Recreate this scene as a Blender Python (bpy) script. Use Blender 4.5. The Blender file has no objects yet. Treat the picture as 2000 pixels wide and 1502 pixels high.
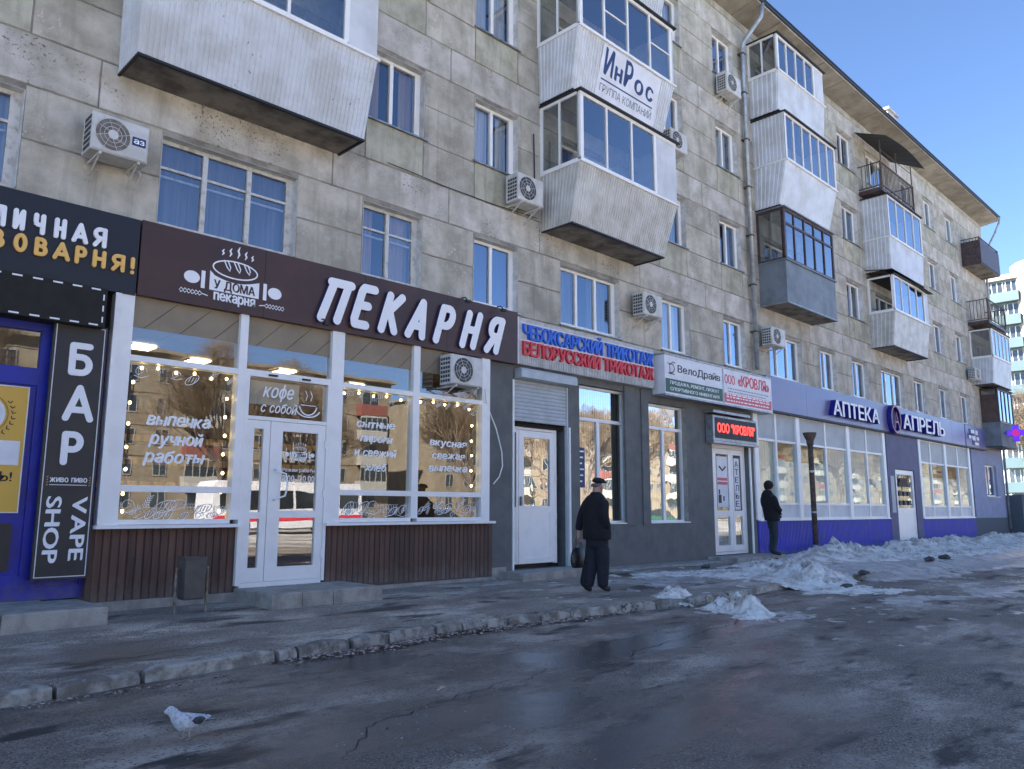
import bpy, math, random
from math import sin, cos, pi, radians
from mathutils import Vector, Matrix, noise
random.seed(7)
SC = bpy.context.scene
COL = SC.collection

# ------------------------------------------------------------------ camera
D, H = 10.25, 1.18
YAW, PITCH, ROLL = radians(44.669), radians(9.013), radians(0.115)
F = Vector((sin(YAW) * cos(PITCH), cos(YAW) * cos(PITCH), sin(PITCH)))
R0 = Vector((cos(YAW), -sin(YAW), 0)); U0 = R0.cross(F)
R_ = R0 * cos(ROLL) + U0 * sin(ROLL); U_ = -R0 * sin(ROLL) + U0 * cos(ROLL)
cd = bpy.data.cameras.new('camera'); cam = bpy.data.objects.new('camera', cd); COL.objects.link(cam)
cd.sensor_width = 36; cd.lens = 1539.1 * 36 / 2000; cd.clip_start = 0.05; cd.clip_end = 2000
M = Matrix((R_, U_, -F)).transposed().to_4x4(); M.translation = (0, -D, H)
cam.matrix_world = M
SC.camera = cam

# ------------------------------------------------------------------ sky, sun, exposure
SUN_EL, SUN_AZ = radians(37), math.atan2(-0.80, 0.60)      # azimuth from +Y towards +X
w = bpy.data.worlds.new('World'); SC.world = w; w.use_nodes = True
nt = w.node_tree; nt.nodes.clear()
sky = nt.nodes.new('ShaderNodeTexSky'); sky.sky_type = 'NISHITA'; sky.sun_disc = False
sky.sun_elevation = SUN_EL; sky.sun_rotation = SUN_AZ
sky.air_density = 0.6; sky.dust_density = 0.0; sky.ozone_density = 4.0; sky.altitude = 100
bg = nt.nodes.new('ShaderNodeBackground'); bg.inputs[1].default_value = 0.065
wo = nt.nodes.new('ShaderNodeOutputWorld')
nt.links.new(sky.outputs[0], bg.inputs[0]); nt.links.new(bg.outputs[0], wo.inputs[0])
sd = bpy.data.lights.new('sun', 'SUN'); sd.energy = 5.0; sd.angle = radians(0.53); sd.color = (1, 0.94, 0.85)
sun = bpy.data.objects.new('sun', sd); COL.objects.link(sun); sun.location = (0, 0, 60)
sv = Vector((sin(SUN_AZ) * cos(SUN_EL), cos(SUN_AZ) * cos(SUN_EL), sin(SUN_EL)))
sun.rotation_euler = sv.to_track_quat('Z', 'Y').to_euler()
SC.view_settings.view_transform = 'Standard'; SC.view_settings.look = 'None'
SC.view_settings.gamma = 1; SC.view_settings.use_curve_mapping = False
SC.view_settings.exposure = 2.65
SC.cycles.max_bounces = 8; SC.cycles.transparent_max_bounces = 24
SC.cycles.caustics_reflective = False; SC.cycles.caustics_refractive = False

# ------------------------------------------------------------------ materials
MATS = {}
def mat(name, col, rough=.6, col2=None, scale=4, stretch=(1, 1, 1), var=0.0, bump=0.0, bscale=60, metal=0, spec=.5,
        lo=.4, hi=.62, rough2=None, emit=None, streak=None, detail=6, speck=None, dirt=None):
    """col/col2 mixed by world-space noise, optional streaks / specks, per-object variation and bump"""
    if name in MATS: return MATS[name]
    m = bpy.data.materials.new(name); m.use_nodes = True; t = m.node_tree; N = t.nodes; L = t.links
    b = N['Principled BSDF']; b.inputs['Roughness'].default_value = rough
    b.inputs['Metallic'].default_value = metal; b.inputs['Specular IOR Level'].default_value = spec
    geo = N.new('ShaderNodeNewGeometry'); mp = N.new('ShaderNodeMapping'); mp.inputs['Scale'].default_value = stretch
    L.new(geo.outputs['Position'], mp.inputs[0])
    def nz(sc, lo, hi, src=mp, det=detail):
        n = N.new('ShaderNodeTexNoise'); n.inputs['Scale'].default_value = sc; n.inputs['Detail'].default_value = det
        n.inputs['Roughness'].default_value = .6
        L.new(src.outputs[0], n.inputs['Vector'])
        r = N.new('ShaderNodeMapRange'); r.inputs[1].default_value = lo; r.inputs[2].default_value = hi
        L.new(n.outputs[0], r.inputs[0]); return r.outputs[0]
    def mix(f, a, c2):
        x = N.new('ShaderNodeMix'); x.data_type = 'RGBA'
        if f is not None: L.new(f, x.inputs[0])
        if hasattr(a, 'is_linked'): L.new(a, x.inputs[6])
        else: x.inputs[6].default_value = (*a, 1)
        if hasattr(c2, 'is_linked'): L.new(c2, x.inputs[7])
        else: x.inputs[7].default_value = (*c2, 1)
        return x.outputs[2]
    cur = col; f0 = None
    if col2: f0 = nz(scale, lo, hi); cur = mix(f0, col, col2)
    if streak:                                   # (colour, amount, scale)
        mp2 = N.new('ShaderNodeMapping'); mp2.inputs['Scale'].default_value = (streak[2], streak[2], streak[2] * .09)
        L.new(geo.outputs['Position'], mp2.inputs[0])
        f = nz(1, .52, .52 + .3 / max(streak[1], .01), mp2); cur = mix(f, cur, streak[0])
    if speck:                                    # (colour, scale, threshold)
        mp3 = N.new('ShaderNodeMapping'); L.new(geo.outputs['Position'], mp3.inputs[0])
        f = nz(speck[1], speck[2], speck[2] + .03, mp3); f2 = nz(1.3, .5, .6, mp3)
        mm = N.new('ShaderNodeMath'); mm.operation = 'MULTIPLY'; L.new(f, mm.inputs[0]); L.new(f2, mm.inputs[1])
        cur = mix(mm.outputs[0], cur, speck[0])
    if dirt:                                     # splashed dirt: (colour, height)
        sx = N.new('ShaderNodeSeparateXYZ'); L.new(geo.outputs['Position'], sx.inputs[0])
        mp4 = N.new('ShaderNodeMapping'); L.new(geo.outputs['Position'], mp4.inputs[0]); nn = nz(7, .2, .8, mp4)
        ad = N.new('ShaderNodeMath'); ad.operation = 'MULTIPLY_ADD'; L.new(nn, ad.inputs[0]); ad.inputs[1].default_value = -dirt[1] * .9; L.new(sx.outputs[2], ad.inputs[2])
        r = N.new('ShaderNodeMapRange'); r.inputs[1].default_value = dirt[1] * .35; r.inputs[2].default_value = -dirt[1] * .6; r.inputs[4].default_value = .85; L.new(ad.outputs[0], r.inputs[0]); cur = mix(r.outputs[0], cur, dirt[0])
    if var:
        oi = N.new('ShaderNodeObjectInfo'); r = N.new('ShaderNodeMapRange')
        r.inputs[3].default_value = 1 - var; r.inputs[4].default_value = 1 + var
        L.new(oi.outputs['Random'], r.inputs[0])
        hs = N.new('ShaderNodeHueSaturation'); L.new(r.outputs[0], hs.inputs['Value'])
        if hasattr(cur, 'is_linked'): L.new(cur, hs.inputs['Color'])
        else: hs.inputs['Color'].default_value = (*cur, 1)
        cur = hs.outputs[0]
    if hasattr(cur, 'is_linked'): L.new(cur, b.inputs['Base Color'])
    else: b.inputs['Base Color'].default_value = (*cur, 1)
    if rough2 is not None and f0 is not None:
        r = N.new('ShaderNodeMapRange'); r.inputs[3].default_value = rough; r.inputs[4].default_value = rough2
        L.new(f0, r.inputs[0]); L.new(r.outputs[0], b.inputs['Roughness'])
    if bump:
        n = N.new('ShaderNodeTexNoise'); n.inputs['Scale'].default_value = bscale; n.inputs['Detail'].default_value = 4
        L.new(mp.outputs[0], n.inputs['Vector'])
        bp = N.new('ShaderNodeBump'); bp.inputs['Strength'].default_value = bump; bp.inputs['Distance'].default_value = .02
        L.new(n.outputs[0], bp.inputs['Height']); L.new(bp.outputs[0], b.inputs['Normal'])
    if emit:
        b.inputs['Emission Color'].default_value = (*emit[0], 1); b.inputs['Emission Strength'].default_value = emit[1]
    MATS[name] = m; return m

def glass(name, refl=.25, tint=(.75, .8, .8), wave=.0, wscale=1.2, rough=.0, power=3.0, rtint=(1, 1, 1)):
    if name in MATS: return MATS[name]
    m = bpy.data.materials.new(name); m.use_nodes = True; t = m.node_tree; N = t.nodes; L = t.links; N.clear()
    o = N.new('ShaderNodeOutputMaterial'); tr = N.new('ShaderNodeBsdfTransparent'); gl = N.new('ShaderNodeBsdfGlossy')
    tr.inputs[0].default_value = (*tint, 1); gl.inputs['Color'].default_value = (*rtint, 1); gl.inputs['Roughness'].default_value = rough
    lw = N.new('ShaderNodeLayerWeight'); lw.inputs[0].default_value = .5
    p = N.new('ShaderNodeMath'); p.operation = 'POWER'; p.inputs[1].default_value = power
    L.new(lw.outputs['Facing'], p.inputs[0])
    r = N.new('ShaderNodeMapRange'); r.inputs[3].default_value = refl; r.inputs[4].default_value = 1.0
    L.new(p.outputs[0], r.inputs[0])
    mx = N.new('ShaderNodeMixShader'); L.new(r.outputs[0], mx.inputs[0]); L.new(tr.outputs[0], mx.inputs[1]); L.new(gl.outputs[0], mx.inputs[2])
    if wave:
        geo = N.new('ShaderNodeNewGeometry'); n = N.new('ShaderNodeTexNoise'); n.inputs['Scale'].default_value = wscale
        n.inputs['Detail'].default_value = 1.5; L.new(geo.outputs['Position'], n.inputs['Vector'])
        bp = N.new('ShaderNodeBump'); bp.inputs['Strength'].default_value = wave; bp.inputs['Distance'].default_value = .02
        L.new(n.outputs[0], bp.inputs['Height']); L.new(bp.outputs[0], gl.inputs['Normal'])
    L.new(mx.outputs[0], o.inputs[0]); MATS[name] = m; return m

m_pier = mat('concrete_pier', (.54, .505, .43), .9, (.34, .315, .255), 1.9, var=.10, bump=.6, bscale=45, lo=.38, hi=.60, detail=10, streak=((.22, .205, .17), 1.0, 5), speck=((.58, .55, .49), 16, .58))
m_span = mat('concrete_spandrel', (.48, .465, .37), .9, (.33, .315, .24), 2.2, var=.08, bump=.5, bscale=45, lo=.4, hi=.6, detail=10, streak=((.19, .17, .12), 1.1, 6))
m_band = mat('concrete_band', (.60, .57, .52), .9, (.39, .365, .31), 2.0, var=.09, bump=.6, bscale=50, lo=.38, hi=.60, detail=10, speck=((.14, .115, .09), 24, .575), streak=((.27, .235, .18), .9, 4))
m_core = mat('joint_mortar', (.34, .315, .27), .95, (.18, .165, .135), 3)
m_reveal = mat('reveal_paint', (.66, .67, .66), .8, (.48, .47, .44), 5, bump=.2)
m_concrete = mat('concrete', (.42, .39, .34), .9, (.30, .275, .23), 5, bump=.5, streak=((.14, .12, .1), .5, 8))
m_slab = mat('balcony_slab_concrete', (.24, .215, .185), .95, (.10, .085, .07), 2.5, bump=.6, bscale=25)
m_soffit = mat('eave_concrete', (.37, .34, .29), .9, (.26, .235, .19), 1.6, var=.12, streak=((.16, .12, .08), .7, 3))
m_roof = mat('roof_sheet', (.03, .03, .035), .6)
m_upvc = mat('white_upvc', (.86, .85, .83), .35, (.76, .75, .73), 3, lo=.5, hi=.8)
m_upvc_old = mat('old_painted_timber', (.60, .60, .58), .55, (.40, .37, .32), 9, lo=.5, hi=.68)
m_clad = mat('white_corrugated_steel', (.66, .68, .71), .45, (.54, .54, .53), 2, var=.03, speck=((.2, .17, .15), 14, .655), streak=((.42, .41, .39), .4, 6))
m_clad_warm = mat('aged_corrugated_steel', (.60, .59, .56), .5, (.45, .43, .385), 2.5, speck=((.25, .2, .16), 14, .66), streak=((.34, .31, .27), .6, 6))
m_panel = mat('white_flat_panel', (.66, .67, .69), .5, (.54, .55, .56), 1.5, streak=((.43, .43, .42), .4, 5))
m_greyclad = mat('grey_painted_sheet', (.19, .22, .25), .55, (.13, .15, .17), 2, streak=((.25, .27, .29), .5, 5))
m_darkframe = mat('dark_oxide_frame', (.045, .025, .03), .5, (.09, .06, .055), 9)
m_railing = mat('rusted_railing', (.07, .055, .05), .7, (.13, .085, .065), 12)
m_black = mat('black_edge', (.015, .015, .018), .6)
m_trim = mat('galvanised_sheet', (.36, .38, .40), .4, (.23, .24, .25), 6, metal=.5)
m_pipe = mat('galvanised_pipe', (.44, .48, .52), .42, (.30, .32, .34), 5, metal=.45, streak=((.2, .17, .15), .5, 10))
m_rust = mat('rusty_steel', (.11, .075, .055), .85, (.045, .035, .035), 8, bump=.4, speck=((.16, .30, .27), 5, .58))
m_rust_side = mat('brown_board', (.12, .075, .06), .8, (.075, .05, .045), 4)
m_glass_up = glass('window_glass', .30, (.42, .46, .50), .05, 1.6, rtint=(.66, .74, .88))
m_glass_up2 = glass('clean_window_glass', .20, (.75, .78, .80), .04, 1.1, rtint=(.7, .78, .9))
m_glass_up3 = glass('tilted_window_glass', .40, (.42, .46, .50), .10, .8, rtint=(.60, .70, .88))
m_glass_bal = glass('balcony_glass', .26, (.62, .66, .66), .05, 1.8, rtint=(.74, .78, .86))
m_glass_shop = glass('shop_glass', .17, (.85, .87, .85), .05, 1.3, power=3.0)
m_glass_mirror = glass('mirror_film_glass', .42, (.7, .72, .7), .09, 2.2, power=2)
m_glass_pharm = glass('pharmacy_glass', .14, (.9, .94, .92), .06, 2.0, power=4, rtint=(.95, 1, .97))
m_curtain = mat('tulle_curtain', (.50, .54, .60), .9, (.30, .33, .40), 1, (14, 14, .6))
m_curtain_white = mat('white_net_curtain', (.80, .80, .78), .9, (.55, .56, .58), 1, (18, 18, .5))
m_curtain_warm = mat('warm_curtain', (.50, .34, .22), .9, (.34, .22, .15), 1, (12, 12, .4))
m_curtain_dark = mat('dark_curtain', (.20, .18, .17), .9, (.11, .10, .11), 1, (16, 16, .5))
m_blind = mat('pale_blind', (.74, .75, .68), .9, (.58, .60, .54), 1, (18, 18, .4))
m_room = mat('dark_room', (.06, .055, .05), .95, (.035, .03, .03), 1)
m_brown_sign = mat('brown_fascia', (.075, .034, .026), .42, (.055, .028, .024), 1.2, spec=.4)
m_black_sign = mat('near_black_fascia', (.014, .016, .024), .45, spec=.4)
m_dash_panel = mat('dark_olive_mesh', (.016, .015, .011), .8, (.01, .01, .008), 6)
m_letter = mat('white_letter_face', (.86, .86, .88), .5)
m_letter_gold = mat('gold_letter_face', (.86, .50, .13), .5)
m_navy = mat('navy_edge', (.02, .03, .12), .5)
m_blue = mat('cobalt_paint', (.006, .02, .36), .45, (.005, .014, .25), 2.5, dirt=((.12, .12, .14), .5))
m_yellow = mat('yellow_poster', (.70, .42, .07), .6)
m_poster_black = mat('charcoal_poster', (.035, .032, .03), .55, (.028, .026, .026), 3)
m_plank = mat('brown_timber_board', (.115, .056, .038), .6, (.065, .033, .025), 2, (9, 9, .7), var=.22, bump=.2, bscale=30, streak=((.14, .08, .06), .6, 9), dirt=((.16, .14, .12), .42))
m_grey_wall = mat('grey_render', (.165, .17, .165), .9, (.13, .135, .132), 3, bump=.6, bscale=90, streak=((.085, .09, .095), .35, 4), dirt=((.19, .175, .15), .35))
m_shutter = mat('roller_shutter', (.46, .50, .53), .5, (.40, .43, .45), 4)
m_lilac = mat('lilac_fascia', (.13, .13, .29), .32, (.165, .15, .28), .8, spec=.6)
m_lilac_wall = mat('violet_portal', (.085, .085, .19), .6, (.065, .07, .15), 2)
m_bluecorr = mat('blue_corrugated', (.05, .05, .48), .5, (.06, .06, .38), 2, streak=((.16, .16, .36), .45, 7), dirt=((.22, .2, .22), .22))
m_paleblue = mat('pale_blue_render', (.33, .36, .50), .85, (.29, .31, .42), 2)
m_grey_plinth = mat('grey_plinth', (.10, .12, .135), .9)
m_film = mat('white_window_film', (.46, .49, .50), .55, (.38, .40, .41), 1.2)
m_green = mat('sign_green', (.02, .09, .06), .5)
m_red = mat('sign_red', (.62, .03, .05), .5)
m_pink = mat('sign_pinkish_red', (.60, .10, .14), .5)
m_bluetext = mat('sign_blue', (.02, .13, .62), .5)
m_signwhite = mat('sign_white', (.74, .75, .79), .5, (.66, .66, .68), 3)
m_dirtywhite = mat('dirty_slatted_white', (.55, .55, .54), .6, (.40, .39, .37), 6, streak=((.25, .22, .2), .7, 14))
m_ledred = mat('led_red', (.3, .01, .01), .5, emit=((1, .03, .02), 1.0))
m_crossblue = mat('led_blue', (.03, .02, .3), .5, emit=((.10, .02, .85), .25))
m_crossred = mat('led_dark_red', (.2, .01, .05), .5, emit=((.45, .02, .2), .2))
m_acwhite = mat('ac_casing', (.62, .62, .60), .5, (.50, .49, .46), 5)
m_acdark = mat('ac_grille', (.05, .05, .055), .6)
m_acbrown = mat('ac_weathered_grille', (.13, .11, .10), .7, (.22, .2, .18), 12)
m_tan = mat('ceiling_tile', (.30, .245, .17), .8, (.26, .21, .15), 3)
m_interior = mat('bakery_wall', (.20, .14, .08), .8, (.10, .07, .045), 1.5)
m_lamp = mat('ceiling_lamp', (.9, .85, .7), .5, emit=((1, .86, .60), 2.0))
m_bulb = mat('warm_bulb', (.9, .8, .5), .5, emit=((1, .70, .26), 2.6))
m_skin = mat('skin', (.48, .28, .2), .6)
m_blackcoat = mat('black_wool', (.009, .009, .012), .95, (.013, .013, .017), 20)
m_darkcap = mat('dark_cap', (.018, .018, .02), .9)
m_jeans = mat('dark_jeans', (.035, .045, .06), .9, (.022, .03, .04), 9)
m_hair = mat('grey_hair', (.13, .125, .12), .9)
m_bag = mat('dark_bag', (.012, .01, .014), .4, (.06, .05, .03), 14, lo=.55, hi=.65)
m_kerb = mat('kerb_concrete', (.42, .385, .33), .95, (.20, .175, .145), 6, var=.14, bump=1.0, bscale=30, lo=.42, hi=.58, speck=((.10, .08, .06), 14, .56))
m_step = mat('step_concrete', (.40, .37, .32), .9, (.28, .255, .22), 5, var=.08, bump=.6, bscale=50, streak=((.16, .15, .13), .4, 5))
m_steel = mat('bare_steel', (.30, .29, .26), .5, (.16, .12, .09), 12, metal=.4)
m_bin = mat('bin_sheet', (.075, .075, .07), .6, (.12, .095, .075), 7)

# ------------------------------------------------------------------ mesh helpers
def root_loc(o):
    v = Vector((0, 0, 0))
    while o: v += o.location; o = o.parent
    return v
class MB:
    def __init__(s): s.v = []; s.f = []
    def add(s, vs, fs):
        n = len(s.v); s.v += [tuple(v) for v in vs]; s.f += [tuple(n + i for i in f) for f in fs]; return s
    def box(s, x0, x1, y0, y1, z0, z1):
        if x0 > x1: x0, x1 = x1, x0
        if y0 > y1: y0, y1 = y1, y0
        if z0 > z1: z0, z1 = z1, z0
        return s.add([(x0, y0, z0), (x1, y0, z0), (x1, y1, z0), (x0, y1, z0), (x0, y0, z1), (x1, y0, z1), (x1, y1, z1), (x0, y1, z1)],
                     [(0, 3, 2, 1), (4, 5, 6, 7), (0, 1, 5, 4), (1, 2, 6, 5), (2, 3, 7, 6), (3, 0, 4, 7)])
    def cbox(s, c, hx, hy, hz, ax=(1, 0, 0), ay=(0, 1, 0), az=(0, 0, 1)):
        c = Vector(c); ax, ay, az = Vector(ax), Vector(ay), Vector(az); vs = []
        for dz in (-1, 1):
            for dx, dy in ((-1, -1), (1, -1), (1, 1), (-1, 1)): vs.append(c + ax * hx * dx + ay * hy * dy + az * hz * dz)
        return s.add(vs, [(0, 3, 2, 1), (4, 5, 6, 7), (0, 1, 5, 4), (1, 2, 6, 5), (2, 3, 7, 6), (3, 0, 4, 7)])
    def quad(s, a, b, c, d): return s.add([a, b, c, d], [(0, 1, 2, 3)])
    def tube(s, pts, r, n=8, cap=True):
        pts = [Vector(p) for p in pts]; rs = r if isinstance(r, (list, tuple)) else [r] * len(pts)
        base = len(s.v); prev = None
        for i, p in enumerate(pts):
            d = (pts[min(i + 1, len(pts) - 1)] - pts[max(i - 1, 0)]); d = d.normalized() if d.length > 1e-9 else Vector((0, 0, 1))
            if prev is None:
                a = d.orthogonal().normalized()
            else:
                a = prev - d * prev.dot(d); a = a.normalized() if a.length > 1e-6 else d.orthogonal().normalized()
            prev = a; b = d.cross(a)
            for k in range(n):
                t = 2 * pi * k / n; s.v.append(tuple(p + (a * cos(t) + b * sin(t)) * rs[i]))
        for i in range(len(pts) - 1):
            for k in range(n):
                k2 = (k + 1) % n; A = base + i * n
                s.f.append((A + k, A + k2, A + n + k2, A + n + k))
        if cap:
            s.f.append(tuple(base + k for k in range(n))[::-1]); s.f.append(tuple(base + (len(pts) - 1) * n + k for k in range(n)))
        return s
    def rings(s, rings, cap=True):
        base = len(s.v); n = len(rings[0])
        for r in rings: s.v += [tuple(p) for p in r]
        for i in range(len(rings) - 1):
            for k in range(n):
                k2 = (k + 1) % n; A = base + i * n
                s.f.append((A + k, A + k2, A + n + k2, A + n + k))
        if cap:
            s.f.append(tuple(base + k for k in range(n))[::-1]); s.f.append(tuple(base + (len(rings) - 1) * n + k for k in range(n)))
        return s
    def prism(s, poly, y0, y1, plane='xz'):
        n = len(poly)
        f = (lambda a, b, c: (a, c, b)) if plane == 'xz' else ((lambda a, b, c: (a, b, c)) if plane == 'xy' else (lambda a, b, c: (c, a, b)))
        s.v_base = len(s.v); b = len(s.v)
        s.v += [f(p[0], p[1], y0) for p in poly] + [f(p[0], p[1], y1) for p in poly]
        s.f.append(tuple(b + i for i in range(n))); s.f.append(tuple(b + n + i for i in range(n))[::-1])
        for i in range(n):
            j = (i + 1) % n; s.f.append((b + j, b + i, b + n + i, b + n + j))
        return s
    def build(s, name, m, parent=None, smooth=False, label=None):
        me = bpy.data.meshes.new(name); L = root_loc(parent)
        me.from_pydata([(v[0] - L.x, v[1] - L.y, v[2] - L.z) for v in s.v], [], s.f)
        for mm in (m if isinstance(m, (list, tuple)) else [m]): me.materials.append(mm)
        import bmesh
        bm = bmesh.new(); bm.from_mesh(me); bmesh.ops.recalc_face_normals(bm, faces=bm.faces); bm.to_mesh(me); bm.free()
        if smooth:
            for p in me.polygons: p.use_smooth = True
        me.update()
        o = bpy.data.objects.new(name, me); COL.objects.link(o)
        if parent: o.parent = parent
        if label: o['label'] = label
        return o
def tag(o, label=None, cat=None, group=None, kind=None):
    if label: o['label'] = label
    if cat: o['category'] = cat
    if group: o['group'] = group
    if kind: o['kind'] = kind
    return o
def thing(name, loc, label, cat, group=None):
    o = bpy.data.objects.new(name, None); COL.objects.link(o); o.location = loc; o.empty_display_size = .2
    return tag(o, label, cat, group)
def kids(o): return [c for c in bpy.data.objects if c.parent == o]
def dup(root, loc, label=None, rotz=None, scale=None, group=None, parent=None):
    r = root.copy(); COL.objects.link(r); r.location = loc
    if rotz is not None: r.rotation_euler.z = rotz
    if scale: r.scale = (scale,) * 3 if not isinstance(scale, tuple) else scale
    if label: r['label'] = label
    if group: r['group'] = group
    for c in kids(root):
        d = c.copy(); COL.objects.link(d); d.parent = r
        for g in kids(c):
            e = g.copy(); COL.objects.link(e); e.parent = d
    return r

def gz(y):                                        # pavement height
    return 0.0 if y > 0 else max(-.1, y * .1 / 3.4)

# ---- text ------------------------------------------------------------------
FONTCU = {}
def _rects(rs):
    vs, fs, bd = [], [], []
    for x0, x1, y0, y1 in rs:
        n = len(vs); vs += [(x0, y0), (x1, y0), (x1, y1), (x0, y1)]; fs.append((n, n + 1, n + 2, n + 3)); bd += [(n, n + 1), (n + 1, n + 2), (n + 2, n + 3), (n + 3, n)]
    return vs, fs, bd
FONTCU[('н', 0)] = _rects([(.07, .16, 0, .54), (.16, .40, .235, .315), (.40, .49, 0, .54)])
def glyph(ch, off=0):
    k = (ch, off)
    if k in FONTCU: return FONTCU[k]
    if ch == 'ф':
        vs, fs, bd = glyph('о'); cx_ = (min(v[0] for v in vs) + max(v[0] for v in vs)) / 2; r_ = _rects([(cx_ - .04, cx_ + .04, -.2, -.015), (cx_ - .04, cx_ + .04, .07, .47), (cx_ - .04, cx_ + .04, .555, .76)]); n = len(vs)
        FONTCU[k] = (vs + r_[0], fs + [tuple(i + n for i in f) for f in r_[1]], bd + [(a + n, b + n) for a, b in r_[2]]); return FONTCU[k]
    cu = bpy.data.curves.new('g', 'FONT'); cu.body = ch; cu.size = 1; cu.offset = off; cu.resolution_u = 3
    o = bpy.data.objects.new('g', cu); COL.objects.link(o)
    me = bpy.data.meshes.new_from_object(o)
    if ch == 'ф': pass
    vs = [(v.co.x, v.co.y) for v in me.vertices]; fs = [tuple(p.vertices) for p in me.polygons]
    # boundary edges for side walls
    cnt = {}
    for f in fs:
        for i in range(len(f)):
            e = (f[i], f[(i + 1) % len(f)]); cnt[e] = 1
    bd = [e for e in cnt if (e[1], e[0]) not in cnt]
    bpy.data.objects.remove(o); bpy.data.curves.remove(cu); bpy.data.meshes.remove(me)
    FONTCU[k] = (vs, fs, bd); return FONTCU[k]
CAP = 0.69
def text(s, x0, x1, z0, z1, y, m, parent, name='letter', off=.01, depth=.012, shear=0, gap=.10, joined=False, rot=False, jit=0,
         space=.32, plane=None, cap=None):
    """letters fitted between x0..x1 with baseline z0 and capital height z1; one object per letter unless joined.
    rot: read downwards (x0..x1 becomes z top..bottom, z0..z1 becomes x from baseline to cap top)."""
    CAPH = cap or CAP; pos = []; x = 0
    for ch in s:
        if ch == ' ': x += space; continue
        vs, fs, bd = glyph(ch, 0)
        if not vs: continue
        a = min(v[0] for v in vs); b = max(v[0] for v in vs)
        pos.append((ch, x - a)); x += b - a + gap
    W = x - gap; sx = (x1 - x0) / W; sz = (z1 - z0) / CAPH; out = []; acc = MB()
    for ch, ox in pos:
        vs, fs, bd = glyph(ch, 0); mb = acc if joined else MB(); jz = random.uniform(-jit, jit)
        for ci, sh in enumerate((0,) if off < .006 else (0, -off * 1.3, off * 1.3)):
            n = len(mb.v); P = []; dd = depth + ci * .0006
            for (vx, vy) in vs:
                u = (vx + ox + sh) * sx; t = (vy + (abs(sh) * .5 if ci == 1 else -abs(sh) * .5 if ci == 2 else 0)) * sz + jz
                if rot: P.append((z0 + t, x0 + u))
                else: P.append((x0 + u + shear * t, z0 + t))
            q = (lambda p, d: (p[0], d, p[1])) if plane is None else plane
            for p in P: mb.v.append(q(p, y - dd))
            for f in fs: mb.f.append(tuple(n + i for i in f))
            if depth > .002:
                nn = len(P)
                for p in P: mb.v.append(q(p, y))
                for a, b in bd: mb.f.append((n + b, n + a, n + nn + a, n + nn + b))
        if not joined: out.append(mb.build(name, m, parent))
    if joined: out.append(tag(acc.build(name, m, parent), kind='stuff' if name in ('small_lettering', 'window_lettering') else None))
    return out
def stroke(mb, pts, wd, y, depth=.003, closed=False, taper=False):
    """flat ribbon on the facade plane along (x,z) points with round ends"""
    P = [Vector((p[0], p[1])) for p in pts]
    if closed: P.append(P[0])
    L, Rr = [], []
    for i, p in enumerate(P):
        a = P[i - 1] if i else (P[-2] if closed else P[0]); b = P[i + 1] if i < len(P) - 1 else (P[1] if closed else P[-1])
        d = (b - a); d = d.normalized() if d.length > 1e-9 else Vector((1, 0)); nrm = Vector((-d.y, d.x))
        ww = wd / 2 * (sin(pi * (i + .35) / (len(P) - .3)) if taper else 1)
        L.append(p + nrm * ww); Rr.append(p - nrm * ww)
    poly = list(L)
    if not closed and not taper:
        d = (P[-1] - P[-2]).normalized(); nrm = Vector((-d.y, d.x))
        for k in range(1, 4): t = pi * k / 4; poly.append(P[-1] + nrm * cos(t) * wd / 2 + d * sin(t) * wd / 2)
    poly += Rr[::-1]
    if not closed and not taper:
        d = (P[0] - P[1]).normalized(); nrm = Vector((-d.y, d.x))
        for k in range(1, 4): t = pi * k / 4; poly.append(P[0] + nrm * cos(t) * wd / 2 + d * sin(t) * wd / 2)
    n = len(mb.v)
    if closed or taper:
        m_ = len(P)
        for q in L + Rr: mb.v.append((q.x, y - depth, q.y))
        for i in range(m_ - 1): mb.f.append((n + i, n + i + 1, n + m_ + i + 1, n + m_ + i))
    else:
        # quads between sides + end fans (simple non-overlapping strip)
        m_ = len(P)
        for q in L + Rr: mb.v.append((q.x, y - depth, q.y))
        for i in range(m_ - 1): mb.f.append((n + i, n + i + 1, n + m_ + i + 1, n + m_ + i))
        for end in (0, 1):
            c = P[-1] if end else P[0]; d = ((P[-1] - P[-2]) if end else (P[0] - P[1])).normalized(); nrm = Vector((-d.y, d.x))
            k0 = len(mb.v)
            for k in range(7):
                t = pi * k / 6; q = c + nrm * cos(t) * wd / 2 + d * sin(t) * wd / 2; mb.v.append((q.x, y - depth, q.y))
            mb.f.append(tuple(range(k0, k0 + 7)))
    return mb
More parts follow.
